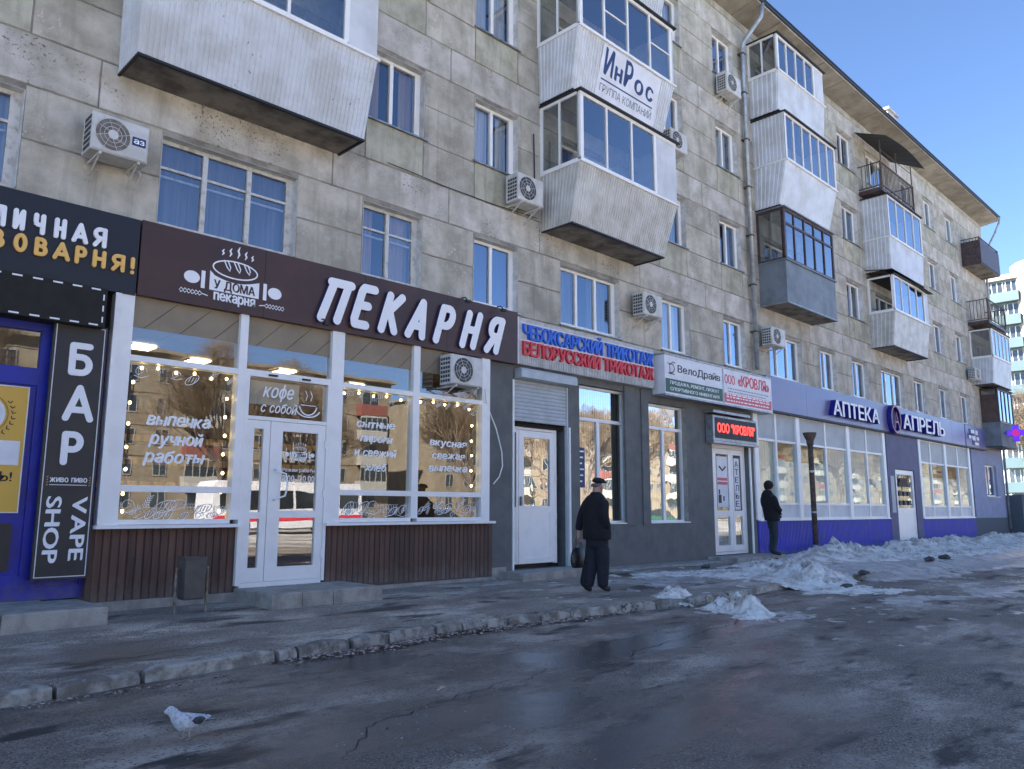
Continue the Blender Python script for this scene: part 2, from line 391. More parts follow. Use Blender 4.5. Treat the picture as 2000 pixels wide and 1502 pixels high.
def rnd_letter(strokes, x, z, w_, h, sw, y, m, parent, shear=0, depth=.05, edge=None, name='letter'):
    """rounded channel letter made of thick strokes; each stroke a hair prouder than the last so faces never share a plane"""
    front = MB(); back = MB()
    for i, st in enumerate(strokes):
        pts = []
        for (u, v) in st: pts.append((x + u * w_ + shear * v * h, z + v * h))
        k = depth + .0012 * i
        q_ = 0
        for a, b in zip(pts[:-1], pts[1:]):
            A, B = Vector(a), Vector(b); dv = (B - A).normalized(); nr = Vector((-dv.y, dv.x)) * sw / 2; yy = y - k - .001 - .00025 * q_; q_ += 1
            front.add([(A.x + nr.x, yy, A.y + nr.y), (B.x + nr.x, yy, B.y + nr.y), (B.x - nr.x, yy, B.y - nr.y), (A.x - nr.x, yy, A.y - nr.y)], [(0, 1, 2, 3)])
        for c_ in pts:
            yy = y - k - .001 - .00025 * q_; q_ += 1
            front.add([(c_[0] + cos(t * pi / 8) * sw / 2, yy, c_[1] + sin(t * pi / 8) * sw / 2) for t in range(16)], [tuple(range(16))])
        for c, mb_, wd, d_ in ((0, back, sw * 1.05 if edge else sw, k - .003),):
            # side walls: thick ribbon solid behind the face
            P = [Vector(p) for p in pts]
            for a, b in zip(P[:-1], P[1:]):
                d = (b - a).normalized(); nrm = Vector((-d.y, d.x)) * wd / 2
                poly = [a + nrm - d * 0, b + nrm, b - nrm, a - nrm]
                mb_.prism([(q.x, q.y) for q in poly], y, y - d_ - .0003 * len(mb_.v) / 50)
            for c_ in (P[0], P[-1]):
                mb_.prism([(c_.x + cos(t * pi / 5) * wd / 2, c_.y + sin(t * pi / 5) * wd / 2) for t in range(10)], y, y - d_ - .0006 - .0003 * len(mb_.v) / 50)
    o = front.build(name, m, parent)
    back.build('letter_side', edge or m, o)
    return o
def arc(cx, cy, rx, ry, a0, a1, n=9):
    return [(cx + rx * cos(radians(a0 + (a1 - a0) * i / n)), cy + ry * sin(radians(a0 + (a1 - a0) * i / n))) for i in range(n + 1)]
GL = {
 'П': [[(0, 0), (.12, .97)], [(-.02, .97), (1.0, .97)], [(.86, .95), (.80, 0)]],
 'Е': [[(.75, 1), (.1, 1), (0, .9), (0, .12), (.1, 0), (.8, 0)], [(.05, .52), (.62, .52)]],
 'К': [[(0, 0), (0, 1)], [(.8, 1), (.05, .45)], [(.22, .55), (.85, 0)]],
 'А': [[(0, 0), (.5, 1), (1, 0)], [(.2, .28), (.8, .28)]],
 'Р': [[(0, 0), (0, 1)], [(0, 1)] + arc(.42, .73, .38, .27, 90, -90) + [(0, .46)]],
 'Н': [[(0, 0), (0, 1)], [(.85, 0), (.85, 1)], [(0, .5), (.85, .5)]],
 'Я': [[(.85, 0), (.85, 1)], [(.85, 1)] + arc(.42, .73, .38, .27, 90, 270) + [(.85, .46)], [(.5, .46), (.05, 0)]],
 'Б': [[(.85, 1), (0, 1), (0, 0)], [(0, .58)] + arc(.48, .29, .40, .29, 90, -90) + [(0, 0)]],
 'Л': [[(0, 0), (.12, .2), (.22, 1), (.9, 1), (.9, 0)]],
 'И': [[(0, 1), (0, 0), (.85, 1), (.85, 0)]],
 'Ч': [[(0, 1), (0, .6), (.12, .45), (.85, .45)], [(.85, 1), (.85, 0)]],
 'В': [[(0, 0), (0, 1)], [(0, 1)] + arc(.40, .77, .32, .23, 90, -90) + [(0, .54)], [(0, .54)] + arc(.46, .27, .38, .27, 90, -90) + [(0, 0)]],
 'О': [arc(.48, .5, .48, .5, 90, 450, 20)],
 'Т': [[(0, 1), (.9, 1)], [(.45, 1), (.45, 0)]],
 '!': [[(.1, 1), (.1, .38)], [(.1, .03), (.1, .01)]],
}

# ================================================================== GROUND
def ground_mat(name, base, base2, wet, dust, dscale, rdry=.75, rwet=.22, wlo=.48, whi=.6, bumps=.5):
    m = bpy.data.materials.new(name); m.use_nodes = True; t = m.node_tree; N = t.nodes; L = t.links
    b = N['Principled BSDF']; geo = N.new('ShaderNodeNewGeometry')
    def nz(sc, lo, hi, det=8, st=(1, 1, 1), rough=.6, off=(0, 0, 0)):
        mp = N.new('ShaderNodeMapping'); mp.inputs['Scale'].default_value = st; mp.inputs['Location'].default_value = off
        L.new(geo.outputs['Position'], mp.inputs[0])
        n = N.new('ShaderNodeTexNoise'); n.inputs['Scale'].default_value = sc; n.inputs['Detail'].default_value = det; n.inputs['Roughness'].default_value = rough
        L.new(mp.outputs[0], n.inputs['Vector'])
        r = N.new('ShaderNodeMapRange'); r.inputs[1].default_value = lo; r.inputs[2].default_value = hi; L.new(n.outputs[0], r.inputs[0]); return r.outputs[0]
    def mix(f, a, c):
        x = N.new('ShaderNodeMix'); x.data_type = 'RGBA'; L.new(f, x.inputs[0])
        for i, q in ((6, a), (7, c)):
            if hasattr(q, 'is_linked'): L.new(q, x.inputs[i])
            else: x.inputs[i].default_value = (*q, 1)
        return x.outputs[2]
    c = mix(nz(3, .35, .65), base, base2)
    fd = nz(dscale, .50, .60, 9, (1, 1.6, 1), .68, (3.1, 7.7, 0)); c = mix(fd, c, dust)
    fg = nz(75, .57, .66, 2); c = mix(fg, c, tuple(min(1, q * 3.0 + .04) for q in base))         # aggregate chips
    fk = nz(48, .56, .64, 3, off=(5, 5, 1)); c = mix(fk, c, tuple(q * .35 for q in base))
    fw = nz(.42, wlo, whi, 7, (.55, 1.3, 1), .62, (11, 5, 0)); c = mix(fw, c, wet)
    fs = nz(1.6, .56, .64, 8, (.5, 1.5, 1), .6, (1, 2, 9))
    c = mix(fs, c, tuple(q * .6 for q in wet))
    L.new(c, b.inputs['Base Color'])
    r = N.new('ShaderNodeMapRange'); r.inputs[3].default_value = rdry; r.inputs[4].default_value = rwet; L.new(fw, r.inputs[0]); L.new(r.outputs[0], b.inputs['Roughness'])
    # cracks
    n2 = N.new('ShaderNodeTexNoise'); n2.inputs['Scale'].default_value = 55; n2.inputs['Detail'].default_value = 6; L.new(geo.outputs['Position'], n2.inputs['Vector'])
    n3 = N.new('ShaderNodeTexNoise'); n3.inputs['Scale'].default_value = 2.2; n3.inputs['Detail'].default_value = 5; L.new(geo.outputs['Position'], n3.inputs['Vector'])
    ad = N.new('ShaderNodeMath'); ad.operation = 'MULTIPLY_ADD'; L.new(n3.outputs[0], ad.inputs[0]); ad.inputs[1].default_value = 3.0; L.new(n2.outputs[0], ad.inputs[2])
    bp = N.new('ShaderNodeBump'); bp.inputs['Distance'].default_value = .016; bs = N.new('ShaderNodeMapRange'); bs.inputs[3].default_value = bumps; bs.inputs[4].default_value = bumps * .22; L.new(fw, bs.inputs[0]); L.new(bs.outputs[0], bp.inputs['Strength'])
    L.new(ad.outputs[0], bp.inputs['Height']); L.new(bp.outputs[0], b.inputs['Normal'])
    MATS[name] = m; return m
m_road = ground_mat('wet_asphalt', (.17, .138, .11), (.24, .195, .155), (.085, .071, .06), (.48, .405, .33), .55, .75, .09, .48, .60, 1.1)
m_pave = ground_mat('worn_pavement', (.235, .20, .16), (.35, .295, .24), (.13, .11, .092), (.58, .51, .42), .9, .8, .45, .52, .66, .5)
m_yard = ground_mat('melting_yard', (.36, .33, .30), (.48, .45, .41), (.16, .14, .12), (.70, .70, .69), .25, .8, .3, .5, .6, .4)  # pale tone also serves the added ground that bounces sunlight

def grid_sheet(name, x0, x1, y0, y1, nx, ny, zf, m, kind='structure', parent=None):
    mb = MB()
    for j in range(ny + 1):
        for i in range(nx + 1):
            x = x0 + (x1 - x0) * i / nx; y = y0 + (y1 - y0) * j / ny; mb.v.append((x, y, zf(x, y)))
    for j in range(ny):
        for i in range(nx):
            a = j * (nx + 1) + i; mb.f.append((a, a + 1, a + nx + 2, a + nx + 1))
    o = mb.build(name, m, parent, smooth=True); tag(o, kind=kind); return o

kx = [-.9, .2, 1.88, 2.53, 3.76, 4.0, 4.60, 5.1, 5.84, 6.2, 6.89, 7.4, 7.9, 8.83, 9.5, 10.15, 11.2, 12.75]
ky = [-3.52, -3.52, -3.60, -3.50, -3.40, -3.36, -3.34, -3.28, -3.15, -3.18, -3.24, -3.3, -3.35, -3.46, -3.55, -3.68, -3.6, -3.52]
big = MB(); big.quad((-700, -700, -.42), (900, -700, -.42), (900, 900, -.42), (-700, 900, -.42))
tag(big.build('ground', m_yard), kind='structure')
def roadz(x, y): return -.20 + .012 * noise.noise(Vector((x * .35, y * .5, 0))) - .05 * max(0, min(1, (-6.5 - y) / 6)) + .004 * noise.noise(Vector((x * 1.7, y * 1.7, 3)))
road = grid_sheet('road', -40, 120, -17, -2.9, 400, 72, roadz, m_road)
def pavez(x, y): return gz(y) + .010 * noise.noise(Vector((x * .8, y * .9, 5))) * min(1, abs(y) * 3) - .004
def pedge(x):
    for i in range(len(kx) - 1):
        if kx[i] <= x <= kx[i + 1]: return ky[i] + (ky[i + 1] - ky[i]) * (x - kx[i]) / (kx[i + 1] - kx[i]) + .12
    return -3.42 if x < 0 else -3.46
mb = MB(); NX, NY = 420, 26
for j in range(-1, NY + 1):
    for i in range(NX + 1):
        x = -14 + 57.2 * i / NX; e = pedge(x)
        if 12.75 < x < 16.3: e = -3.46 + .08 * noise.noise(Vector((x * 3, 0, 0)))
        y = e + (.3 - e) * max(j, 0) / NY; mb.v.append((x, y - (.04 if j < 0 else 0), pavez(x, y) - (.25 if j < 0 else 0)))
for j in range(NY + 1):
    for i in range(NX): a = j * (NX + 1) + i; mb.f.append((a, a + 1, a + NX + 2, a + NX + 1))
pav = tag(mb.build('pavement', m_pave, None), kind='structure')
yard = grid_sheet('side_yard', 43.2, 140, -3.4, 60, 60, 50, lambda x, y: -.16 + .05 * noise.noise(Vector((x * .3, y * .3, 1))), m_yard)

# cracks: thin dark slots running over road and pavement, raised nothing, real slivers with a broken lip
m_crack = mat('crack_dirt', (.012, .012, .013), .95)
def crack(pts, wd, zf, parent, name='crack'):
    mb = MB(); P = []
    for a, b in zip(pts[:-1], pts[1:]):
        n = max(2, int((Vector(b) - Vector(a)).length / .06))
        n = int(n * 1.6)
        for i in range(n):
            t = i / n; x = a[0] + (b[0] - a[0]) * t; y = a[1] + (b[1] - a[1]) * t
            q = noise.noise(Vector((x * 3, y * 3, 7))) * .09 + noise.noise(Vector((x * 11, y * 11, 2))) * .05 + noise.noise(Vector((x * 37, y * 37, 5))) * .02
            P.append(Vector((x, y + q)))
    n = len(P)
    for i, p in enumerate(P):
        w_ = wd * (.35 + .9 * abs(noise.noise(Vector((p.x * 6, p.y * 6, 1))))) * min(1, 6 * min(i + .3, n - i) / n)
        d = (P[min(i + 1, n - 1)] - P[max(i - 1, 0)]).normalized(); nn = Vector((-d.y, d.x)) * w_
        for s in (1, -1):
            q = p + nn * s; mb.v.append((q.x, q.y, zf(q.x, q.y) + .0045))
    for i in range(n - 1): mb.f.append((2 * i, 2 * i + 2, 2 * i + 3, 2 * i + 1))
    o = mb.build(name, m_crack, parent); return o
cr = [
 [(5.4, -5.9), (6.6, -5.35), (8.1, -5.15), (9.6, -5.0), (10.6, -4.75)],
 [(10.8, -5.9), (12.4, -5.6), (14.0, -5.55), (15.4, -5.2)],
 [(2.55, -6.35), (3.2, -5.75), (3.9, -5.6), (4.9, -5.5), (5.6, -5.35)],
]
for c in cr: crack(c, .007, roadz, road)
for c in [[(-.2, -2.0), (1.9, -1.75), (2.6, -2.1)], [(6.4, -2.0), (8.3, -1.6), (10.5, -1.75)], [(1.8, -3.0), (3.6, -2.75), (5.6, -2.95)]]:
    crack(c, .008, pavez, pav)

# kerb stones: every stone a mesh of its own under the kerb
kerb = bpy.data.objects.new('kerb', None); COL.objects.link(kerb); kerb.location = (1.5, -3.5, -.2); tag(kerb, kind='structure')
def kerb_stone(x0, x1, ya, yb, sunk=0.0):
    x0 += random.uniform(.008, .03); x1 -= random.uniform(.008, .03); n = max(3, int((x1 - x0) / .12)); rings = []
    wd = .155
    for i in range(n + 1):
        t = i / n; x = x0 + (x1 - x0) * t; y = ya + (yb - ya) * t; e = min(i, n - i); c = .014 if e == 0 else 0
        zt = -.085 - sunk + random.uniform(-.006, .006) - (.02 if e == 0 else 0); zb = -.36
        f = y - wd * .0; r = lambda a=.005: random.uniform(-a, a)
        ch = .010 + abs(noise.noise(Vector((x * 7, y, 0)))) ** 1.5 * .07
        rings.append([(x, f - .02 + c + r(), zb), (x, f - .012 + c + r(), (zt + zb) / 2), (x, f + r() + c, zt - ch), (x, f + ch + r() + c, zt),
                      (x, f + wd - .02 - c + r(), zt + r(.003)), (x, f + wd - c, zt - .02), (x, f + wd - c, zb)])
    mb = MB(); mb.rings(rings)
    mb.build('kerb_stone', m_kerb, kerb)
for i in range(len(kx) - 1): kerb_stone(kx[i], kx[i + 1], ky[i], ky[i + 1], random.uniform(0, .018))
kerb_stone(16.2, 17.4, -3.66, -3.62, .01); kerb_stone(17.4, 18.9, -3.62, -3.56, .02); kerb_stone(18.9, 20.4, -3.56, -3.5, .03)
x = -14
while x < -1: kerb_stone(x, x + 1, -3.52, -3.52); x += 1

# ================================================================== APARTMENT BUILDING
XR = 42.75; XL = -24.0
cols = [(.75, 2.0, 2), (3.6, 5.6, 3), (6.77, 7.96, 2), (9.15, 10.28, 2), (11.5, 13.42, 3), (15.0, 16.17, 2), (17.78, 18.87, 2), (20.2, 22.17, 3),
        (23.42, 24.58, 2), (25.81, 27.1, 2), (28.3, 30.45, 3), (31.52, 32.8, 2), (34.3, 35.5, 2), (37.1, 38.3, 2)]
balc_cols = {1, 4, 7, 10}
WT, WB = 6.09, 4.88
bld = thing('apartment_building', (20, 6, 0), 'long five storey concrete block apartment building with shops along its ground floor', 'building')
bld_x = 20
core = MB()
TOP = 15.0
# wall core with real window openings (front at y=.015)
yc0, yc1 = .016, .34
def cb(x0, x1, z0, z1): core.box(x0, x1, yc0, yc1, z0, z1)
cb(XL, .55, 3.9, TOP)
for k in range(4):
    zb = 6.18 + 2.7 * k; cb(.551, XR - .01, WT + .004 + 2.7 * k, 6.80 + 2.7 * k if k < 3 else TOP)
for k in range(4):
    zl = 3.9 if k == 0 else 6.801 + 2.7 * (k - 1); zt = WT + 2.7 * k + .003
    ed = [.551] + [e for c in cols for e in (c[0] - .003, c[1] + .003)] + [XR - .01]
    for i in range(0, len(ed), 2): cb(ed[i], ed[i + 1], zl, zt)
    for c in cols: cb(c[0] - .003, c[1] + .003, zl, WB - .05 + 2.7 * k)
core.box(XL, XR - .01, 11.6, 12, .0, TOP); core.box(XL, XL + .3, .35, 11.6, 0, TOP); core.box(XR - .31, XR - .01, .35, 11.6, -.2, TOP)
core.build('wall', m_core, bld)
# facing blocks
BC = {}; nblk = 0
far_mb = {m_pier: MB(), m_span: MB(), m_band: MB()}
def block(x0, x1, z0, z1, m):
    global nblk
    g = .0075; x0 += g; x1 -= g; z0 += g; z1 -= g
    if x1 - x0 < .05: return
    if x0 > 27.2 or x1 < .3:
        mb = far_mb[m]; mb.box(x0, x1, 0, .016, z0, z1); return
    nblk += 1
    key = (round(x1 - x0, 2), round(z1 - z0, 2), m.name); wv, hv = key[0], key[1]
    if key not in BC:
        b = .007; mb = MB(); hx, hz = wv / 2, hv / 2
        o_ = [(-hx, 0.011, -hz), (hx, 0.011, -hz), (hx, 0.011, hz), (-hx, 0.011, hz)]; i_ = [(-hx + b, 0, -hz + b), (hx - b, 0, -hz + b), (hx - b, 0, hz - b), (-hx + b, 0, hz - b)]
        k_ = [(p[0], .05, p[2]) for p in o_]
        mb.add(o_ + i_ + k_, [(4, 5, 6, 7), (0, 1, 5, 4), (1, 2, 6, 5), (2, 3, 7, 6), (3, 0, 4, 7), (8, 9, 1, 0), (9, 10, 2, 1), (10, 11, 3, 2), (11, 8, 0, 3)])
        o = mb.build('wall_block', m, None); BC[key] = o.data
    else:
        o = bpy.data.objects.new('wall_block', BC[key]); COL.objects.link(o)
    o.parent = bld; L = root_loc(bld); o.location = (x0 + wv / 2 - L.x, random.uniform(-.004, .004) - L.y, z0 + hv / 2 - L.z)
edges = [(-1.2)] + [e for c in cols for e in (c[0], c[1])] + [XR]
piers = [(edges[i], edges[i + 1]) for i in range(0, len(edges), 2)]
for k in range(4):
    dz = 2.7 * k
    lvls = [(4.15, 4.8), (4.8, 5.49), (5.49, 6.17)] if k == 0 else [(4.12 + dz, 4.8 + dz), (4.8 + dz, 5.49 + dz), (5.49 + dz, 6.17 + dz)]
    for (a, b) in piers:
        for j, (z0, z1) in enumerate(lvls):
            if b - a > 2.6:
                h_ = (a + b) / 2 + (.35 if j % 2 else -.25); block(a, h_, z0, z1, m_pier); block(h_, b, z0, z1, m_pier)
            else: block(a, b, z0, z1, m_pier)
    for (a, b, n) in cols: block(a, b, lvls[0][0], WB - .055 + dz, m_span)
    xs = [-1.2] + [(p[0] + p[1]) / 2 for p in piers[1:-1]] + [XR]
    for i in range(len(xs) - 1): block(xs[i], xs[i + 1], 6.17 + dz, 6.82 + dz, m_band)
xs = [-1.2] + [(p[0] + p[1]) / 2 + .4 for p in piers[1:-1]] + [XR]
for i in range(len(xs) - 1): block(xs[i], xs[i + 1], 14.92, 15.14, m_pier)
for m, mb in far_mb.items():
    if mb.v: tag(mb.build('wall_block_far', m, bld), kind='stuff')
# end wall facing right
ew = MB()
for k in range(5):
    for j in range(4): ew.box(XR - .01, XR, 3 * j + .012, 3 * j + 2.98, 2.7 * k + .6, 2.7 * k + 3.27)
tag(ew.build('end_wall_block', m_pier, bld), kind='stuff')

# eave: separate soffit slabs with joints, dark roof edge, roof, chimney
x = XL; sl = []
while x < XR + .25:
    wdt = 1.48; x1 = min(x + wdt, XR + .35)
    if x1 - x < .2: break
    mb = MB(); g = .012
    mb.add([(x + g, .06, 15.15), (x1 - g, .06, 15.15), (x1 - g, -.76, 15.27), (x + g, -.76, 15.27), (x + g, .06, 15.33), (x1 - g, .06, 15.33), (x1 - g, -.76, 15.35), (x + g, -.76, 15.35)],
           [(0, 3, 2, 1), (4, 5, 6, 7), (0, 1, 5, 4), (1, 2, 6, 5), (2, 3, 7, 6), (3, 0, 4, 7)])
    o = mb.build('eave_slab', m_soffit, bld); o.location.z += random.uniform(-.008, .008); x = x1
mb = MB(); mb.box(XL, XR + .36, -.80, -.74, 15.33, 15.43)
mb.build('gutter_edge', m_roof, bld)
mb = MB(); mb.prism([(-.82, 15.43), (-.82, 15.46), (6, 17.6), (12.8, 15.46), (12.8, 15.43)], XL, XR + .38, plane='yz'); mb.build('roof', m_roof, bld)
mb = MB(); mb.box(40.2, 41.2, 3.2, 4.1, 15.9, 18.2); mb.box(40.1, 41.3, 3.1, 4.2, 18.2, 18.32); mb.build('chimney', m_clad_warm, bld)
mb = MB(); mb.box(32.5, 33.5, .5, 1.2, 15.5, 17.6); mb.box(32.42, 33.58, .42, 1.28, 17.6, 17.7); mb.build('chimney', m_clad_warm, bld)

# ---- apartment windows
def window(c, k, style):
    x0, x1, n = c; z0, z1 = WB + 2.7 * k, WT + 2.7 * k; yf = .13
    mt = m_upvc_old if style == 'old' else m_upvc
    mb = MB(); t = .055
    mb.box(x0, x1, yf, yf + .07, z1 - t, z1); mb.box(x0, x1, yf, yf + .07, z0, z0 + t)
    mb.box(x0, x0 + t, yf + .001, yf + .069, z0 + t, z1 - t); mb.box(x1 - t - .06, x1, yf + .001, yf + .069, z0 + t, z1 - t)
    wd = (x1 - x0 - .06) / n
    for i in range(1, n): mb.box(x0 + wd * i - .035, x0 + wd * i + .035, yf - .008, yf + .06, z0 + t, z1 - t)
    if style == 'old':
        for i in range(n): mb.box(x0 + wd * i + .04, x0 + wd * (i + 1) - .04, yf + .004, yf + .05, z0 + .80, z0 + .835)
        for i in range(n): mb.box(x0 + wd * i + .04, x0 + wd * (i + 1) - .04, yf + .06, yf + .075, z0 + .70, z0 + .73)
    rg = random.Random(int(x0 * 37) + k * 11); gm = rg.choice([m_glass_up, m_glass_up2, m_glass_up3, m_glass_up2])
    fr = mb.build('window', mt, bld)
    for i in range(n):
        tl = rg.uniform(-.012, .012)
        a = x0 + wd * i + .035; b = x0 + wd * (i + 1) - .035
        MB().quad((a, yf + .03, z0 + t), (b, yf + .03, z0 + t), (b, yf + .03 + tl * .4, z1 - t), (a, yf + .03 + tl, z1 - t)).build('pane', gm, fr)
    mb = MB(); s0 = -.055
    mb.add([(x0 - .05, s0, z0 - .045), (x1 + .06, s0, z0 - .045), (x1 + .06, yf, z0 - .008), (x0 - .05, yf, z0 - .008), (x0 - .05, s0, z0 - .07), (x1 + .06, s0, z0 - .07), (x1 + .06, yf, z0 - .048), (x0 - .05, yf, z0 - .048)],
           [(0, 1, 2, 3), (7, 6, 5, 4), (4, 5, 1, 0), (5, 6, 2, 1), (6, 7, 3, 2), (7, 4, 0, 3)])
    mb.build('sill', m_concrete if style == 'old' else m_trim, fr)
    # painted jambs
    mb = MB(); mb.box(x1 - .004, x1 + .002, .0, yf + .05, z0, z1); mb.box(x0 - .002, x0 + .004, .0, yf + .05, z0, z1); mb.box(x0, x1, .0, yf, z1 - .002, z1 + .003)
    mb.build('reveal', m_reveal, fr)
    r = random.Random(int(x0 * 100) + k * 17)
    cm = r.choice([m_curtain, m_curtain_dark, m_curtain_white, m_curtain, m_curtain_white, m_curtain_warm])
    # folded curtain
    if r.random() < .85:
        mb = MB(); parts = [(x0 + .05, x0 + (x1 - x0) * r.uniform(.3, .55)), (x0 + (x1 - x0) * r.uniform(.6, .75), x1 - .08)]
        if r.random() < .4: parts = [(x0 + .05, x1 - .08)]
        for a, b in parts:
            nn = max(4, int((b - a) / .05)); base = len(mb.v)
            for i in range(nn + 1):
                xx = a + (b - a) * i / nn; yy = .30 + .02 * sin(i * 2.1)
                mb.v += [(xx, yy, z0 - .1), (xx, yy, z1 + .05)]
            for i in range(nn): mb.f.append((base + 2 * i, base + 2 * i + 2, base + 2 * i + 3, base + 2 * i + 1))
        mb.build('curtain', cm, fr)
    return fr
wold = {(1, 0), (2, 0), (0, 0)}
for ci, c in enumerate(cols):
    for k in range(4):
        window(c, k, 'old' if (ci, k) in wold else 'new')
# dark rooms behind the windows, one floor slab and back wall per storey
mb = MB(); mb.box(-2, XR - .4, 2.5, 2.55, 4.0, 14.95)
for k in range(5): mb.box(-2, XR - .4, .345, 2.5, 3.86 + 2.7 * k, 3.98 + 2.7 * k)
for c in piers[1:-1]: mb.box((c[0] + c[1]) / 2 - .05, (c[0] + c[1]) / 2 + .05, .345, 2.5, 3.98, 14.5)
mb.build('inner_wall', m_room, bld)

tag(MB().tube([(10.71, -.03, 7.0), (10.72, -.03, 7.8), (10.70, -.03, 8.6)], .014, 5).build('wall_cable', m_black, bld))
MB().tube([(7.2 + .6 * i, -.025, 6.86 - .05 * sin(pi * i / 6) + .01 * (i % 2)) for i in range(7)], .007, 4).build('wall_cable', m_black, bld)
# ---- balconies
def corr(mb, A, B, C, Dd, pitch, amp, out):
    """corrugated sheet: A,B bottom corners, C,D top corners above A,B; out = outward unit"""
    A, B, C, Dd, out = map(Vector, (A, B, C, Dd, out)); Lh = (B - A).length; n = max(4, int(Lh / pitch)); base = len(mb.v)
    prof = [(0, 0), (.3, 0), (.42, 1), (.75, 1), (.87, 0)]; us = []
    for i in range(n):
        for (u, o) in prof: us.append(((i + u) / n, o))
    us.append((1, 0))
    for u, o in us:
        mb.v.append(tuple(A.lerp(B, u) + out * amp * o)); mb.v.append(tuple(C.lerp(Dd, u) + out * amp * o))
    for i in range(len(us) - 1): mb.f.append((base + 2 * i, base + 2 * i + 2, base + 2 * i + 3, base + 2 * i + 1))
def railbar(mb, a, b, r=.02): mb.tube([a, b], r, 4, True)
def balcony(x0, x1, d0, xa, xb, d1, zb, zl, zt, label=None, cm=None, side='corr', front='corr', pitch=.075, npanes=4, solid=.18, sidepanes=2, sidefull=False,
            frame=None, transoms=(), toproof=True, open_=None, sideopen=False, rows=None, slab_m=None):
    frame = frame or m_upvc; cm = cm or m_clad
    mb = MB(); zs = zb + .02
    mb.box(x0 + .03, x1 - .03, -d0 + .03, .02, zs - .02, zs + .13)
    b = mb.build('balcony', slab_m or m_slab, bld, label=label)
    if open_:                                             # open railing
        mb = MB(); h = zl
        mb.box(x0, x1, -d0 - .01, -d0 + .03, zs - .03, zs + .10); mb.box(x0 - .001, x0 + .03, -d0, .0, zs - .03, zs + .10); mb.box(x1 - .03, x1 + .001, -d0, .0, zs - .03, zs + .10)
        mb.build('slab_edge', m_darkframe, b)
        mb = MB()
        for z in (h, zs + .2): mb.box(x0, x1, -d0 - .02, -d0 + .02, z - .03, z); mb.box(x0 - .001, x0 + .035, -d0, 0, z - .031, z + .001); mb.box(x1 - .035, x1 + .001, -d0, 0, z - .031, z + .001)
        for xx in (x0 + .02, x1 - .02): mb.box(xx - .022, xx + .022, -d0 - .025, -d0 + .025, zs, h + .02)
        mb.build('rail', m_railing, b)
        nb = int((x1 - x0) / open_)
        for i in range(1, nb): MB().box(x0 + (x1 - x0) * i / nb - .011, x0 + (x1 - x0) * i / nb + .011, -d0 - .008, -d0 + .01, zs + .2, h - .03).build('baluster', m_railing, b)
        for i in range(1, 6):
            for xx in (x0 + .015, x1 - .015): MB().box(xx - .01, xx + .01, -d0 * i / 6 - .01, -d0 * i / 6 + .01, zs + .2, h - .03).build('baluster', m_railing, b)
        return b
    o3 = Vector((0, -1, 0))
    mb = MB()
    if front == 'corr': corr(mb, (x0, -d0, zb), (x1, -d0, zb), (xa, -d1, zl), (xb, -d1, zl), pitch, .016, (0, -1, 0))
    else: mb.quad((x0, -d0, zb), (x1, -d0, zb), (xb, -d1, zl), (xa, -d1, zl))
    mb.build('front_sheet', cm, b)
    mb = MB()
    if side == 'corr':
        zs1 = zt if sidefull else zl
        corr(mb, (x0, 0, zb), (x0, -d0, zb), (xa, 0, zl), (xa, -d1, zl), pitch, .016, (-1, 0, 0))
        if sidefull: corr(mb, (xa, 0, zl), (xa, -d1, zl), (xa, 0, zt), (xa, -d1, zt), pitch, .016, (-1, 0, 0))
        mb.build('side_sheet', cm, b)
    else:
        mb.quad((x0, 0, zb), (x0, -d0, zb), (xa, -d1, zl), (xa, 0, zl)); mb.build('side_sheet', cm, b)
    mb = MB(); corr(mb, (x1, 0, zb), (x1, -d0, zb), (xb, 0, zl), (xb, -d1, zl), pitch, .016, (1, 0, 0)); mb.build('side_sheet', cm, b)
    # drip edge at bottom and ledge at the glazing foot
    mb = MB(); mb.box(x0 - .012, x1 + .012, -d0 - .022, -d0 + .03, zb - .02, zb + .012); mb.box(x0 - .014, x0 + .02, -d0, 0, zb - .021, zb + .011); mb.box(x1 - .02, x1 + .014, -d0, 0, zb - .021, zb + .011)
    mb.build('drip_edge', m_black if toproof else m_trim, b)
    mb = MB(); mb.box(xa - .03, xb + .03, -d1 - .05, -d1 + .05, zl - .005, zl + .035); mb.box(xa - .032, xa + .04, -d1, .0, zl - .006, zl + .034); mb.box(xb - .04, xb + .032, -d1, .0, zl - .006, zl + .034)
    mb.build('ledge', m_upvc if frame is m_upvc else m_greyclad, b)
    # glazing
    z0, z1 = zl + .035, zt; xe = xb - solid * (xb - xa); y = -d1 + .02; t = .05
    mb = MB()
    mb.box(xa, xb, y - .03, y + .03, z1 - .07, z1); mb.box(xa, xe, y - .03, y + .03, z0, z0 + .06)
    for i in range(npanes + 1):
        xx = xa + (xe - xa) * i / npanes; ww = .05 if i in (0, npanes) else .028
        if i == 0: mb.box(xa, xa + .09, y - .032, y + .06, z0, z1 - .07)
        else: mb.box(xx - ww, xx + ww * .6, y - .028, y + .028, z0 + .06, z1 - .07)
    for i in transoms:
        xx = xa + (xe - xa) * i / npanes; mb.box(xx + .03, xx + (xe - xa) / npanes - .05, y - .02, y + .02, (z0 + z1) / 2 - .015, (z0 + z1) / 2 + .015)
    if rows: mb.box(xa + .09, xe, y - .026, y + .026, rows - .03, rows + .03)
    mb.build('frame', frame, b)
    for i in range(npanes):
        a = xa + (xe - xa) * i / npanes + .04; c = xa + (xe - xa) * (i + 1) / npanes - .03
        MB().quad((a, y, z0 + .06), (c, y, z0 + .06), (c, y + random.uniform(-.004, .004), z1 - .07), (a, y, z1 - .07)).build('pane', m_glass_bal, b)
    if solid > 0:
        MB().box(xe + .03, xb, y - .015, y + .02, z0, z1 - .07).build('end_panel', m_panel if cm is not m_greyclad else m_greyclad, b)
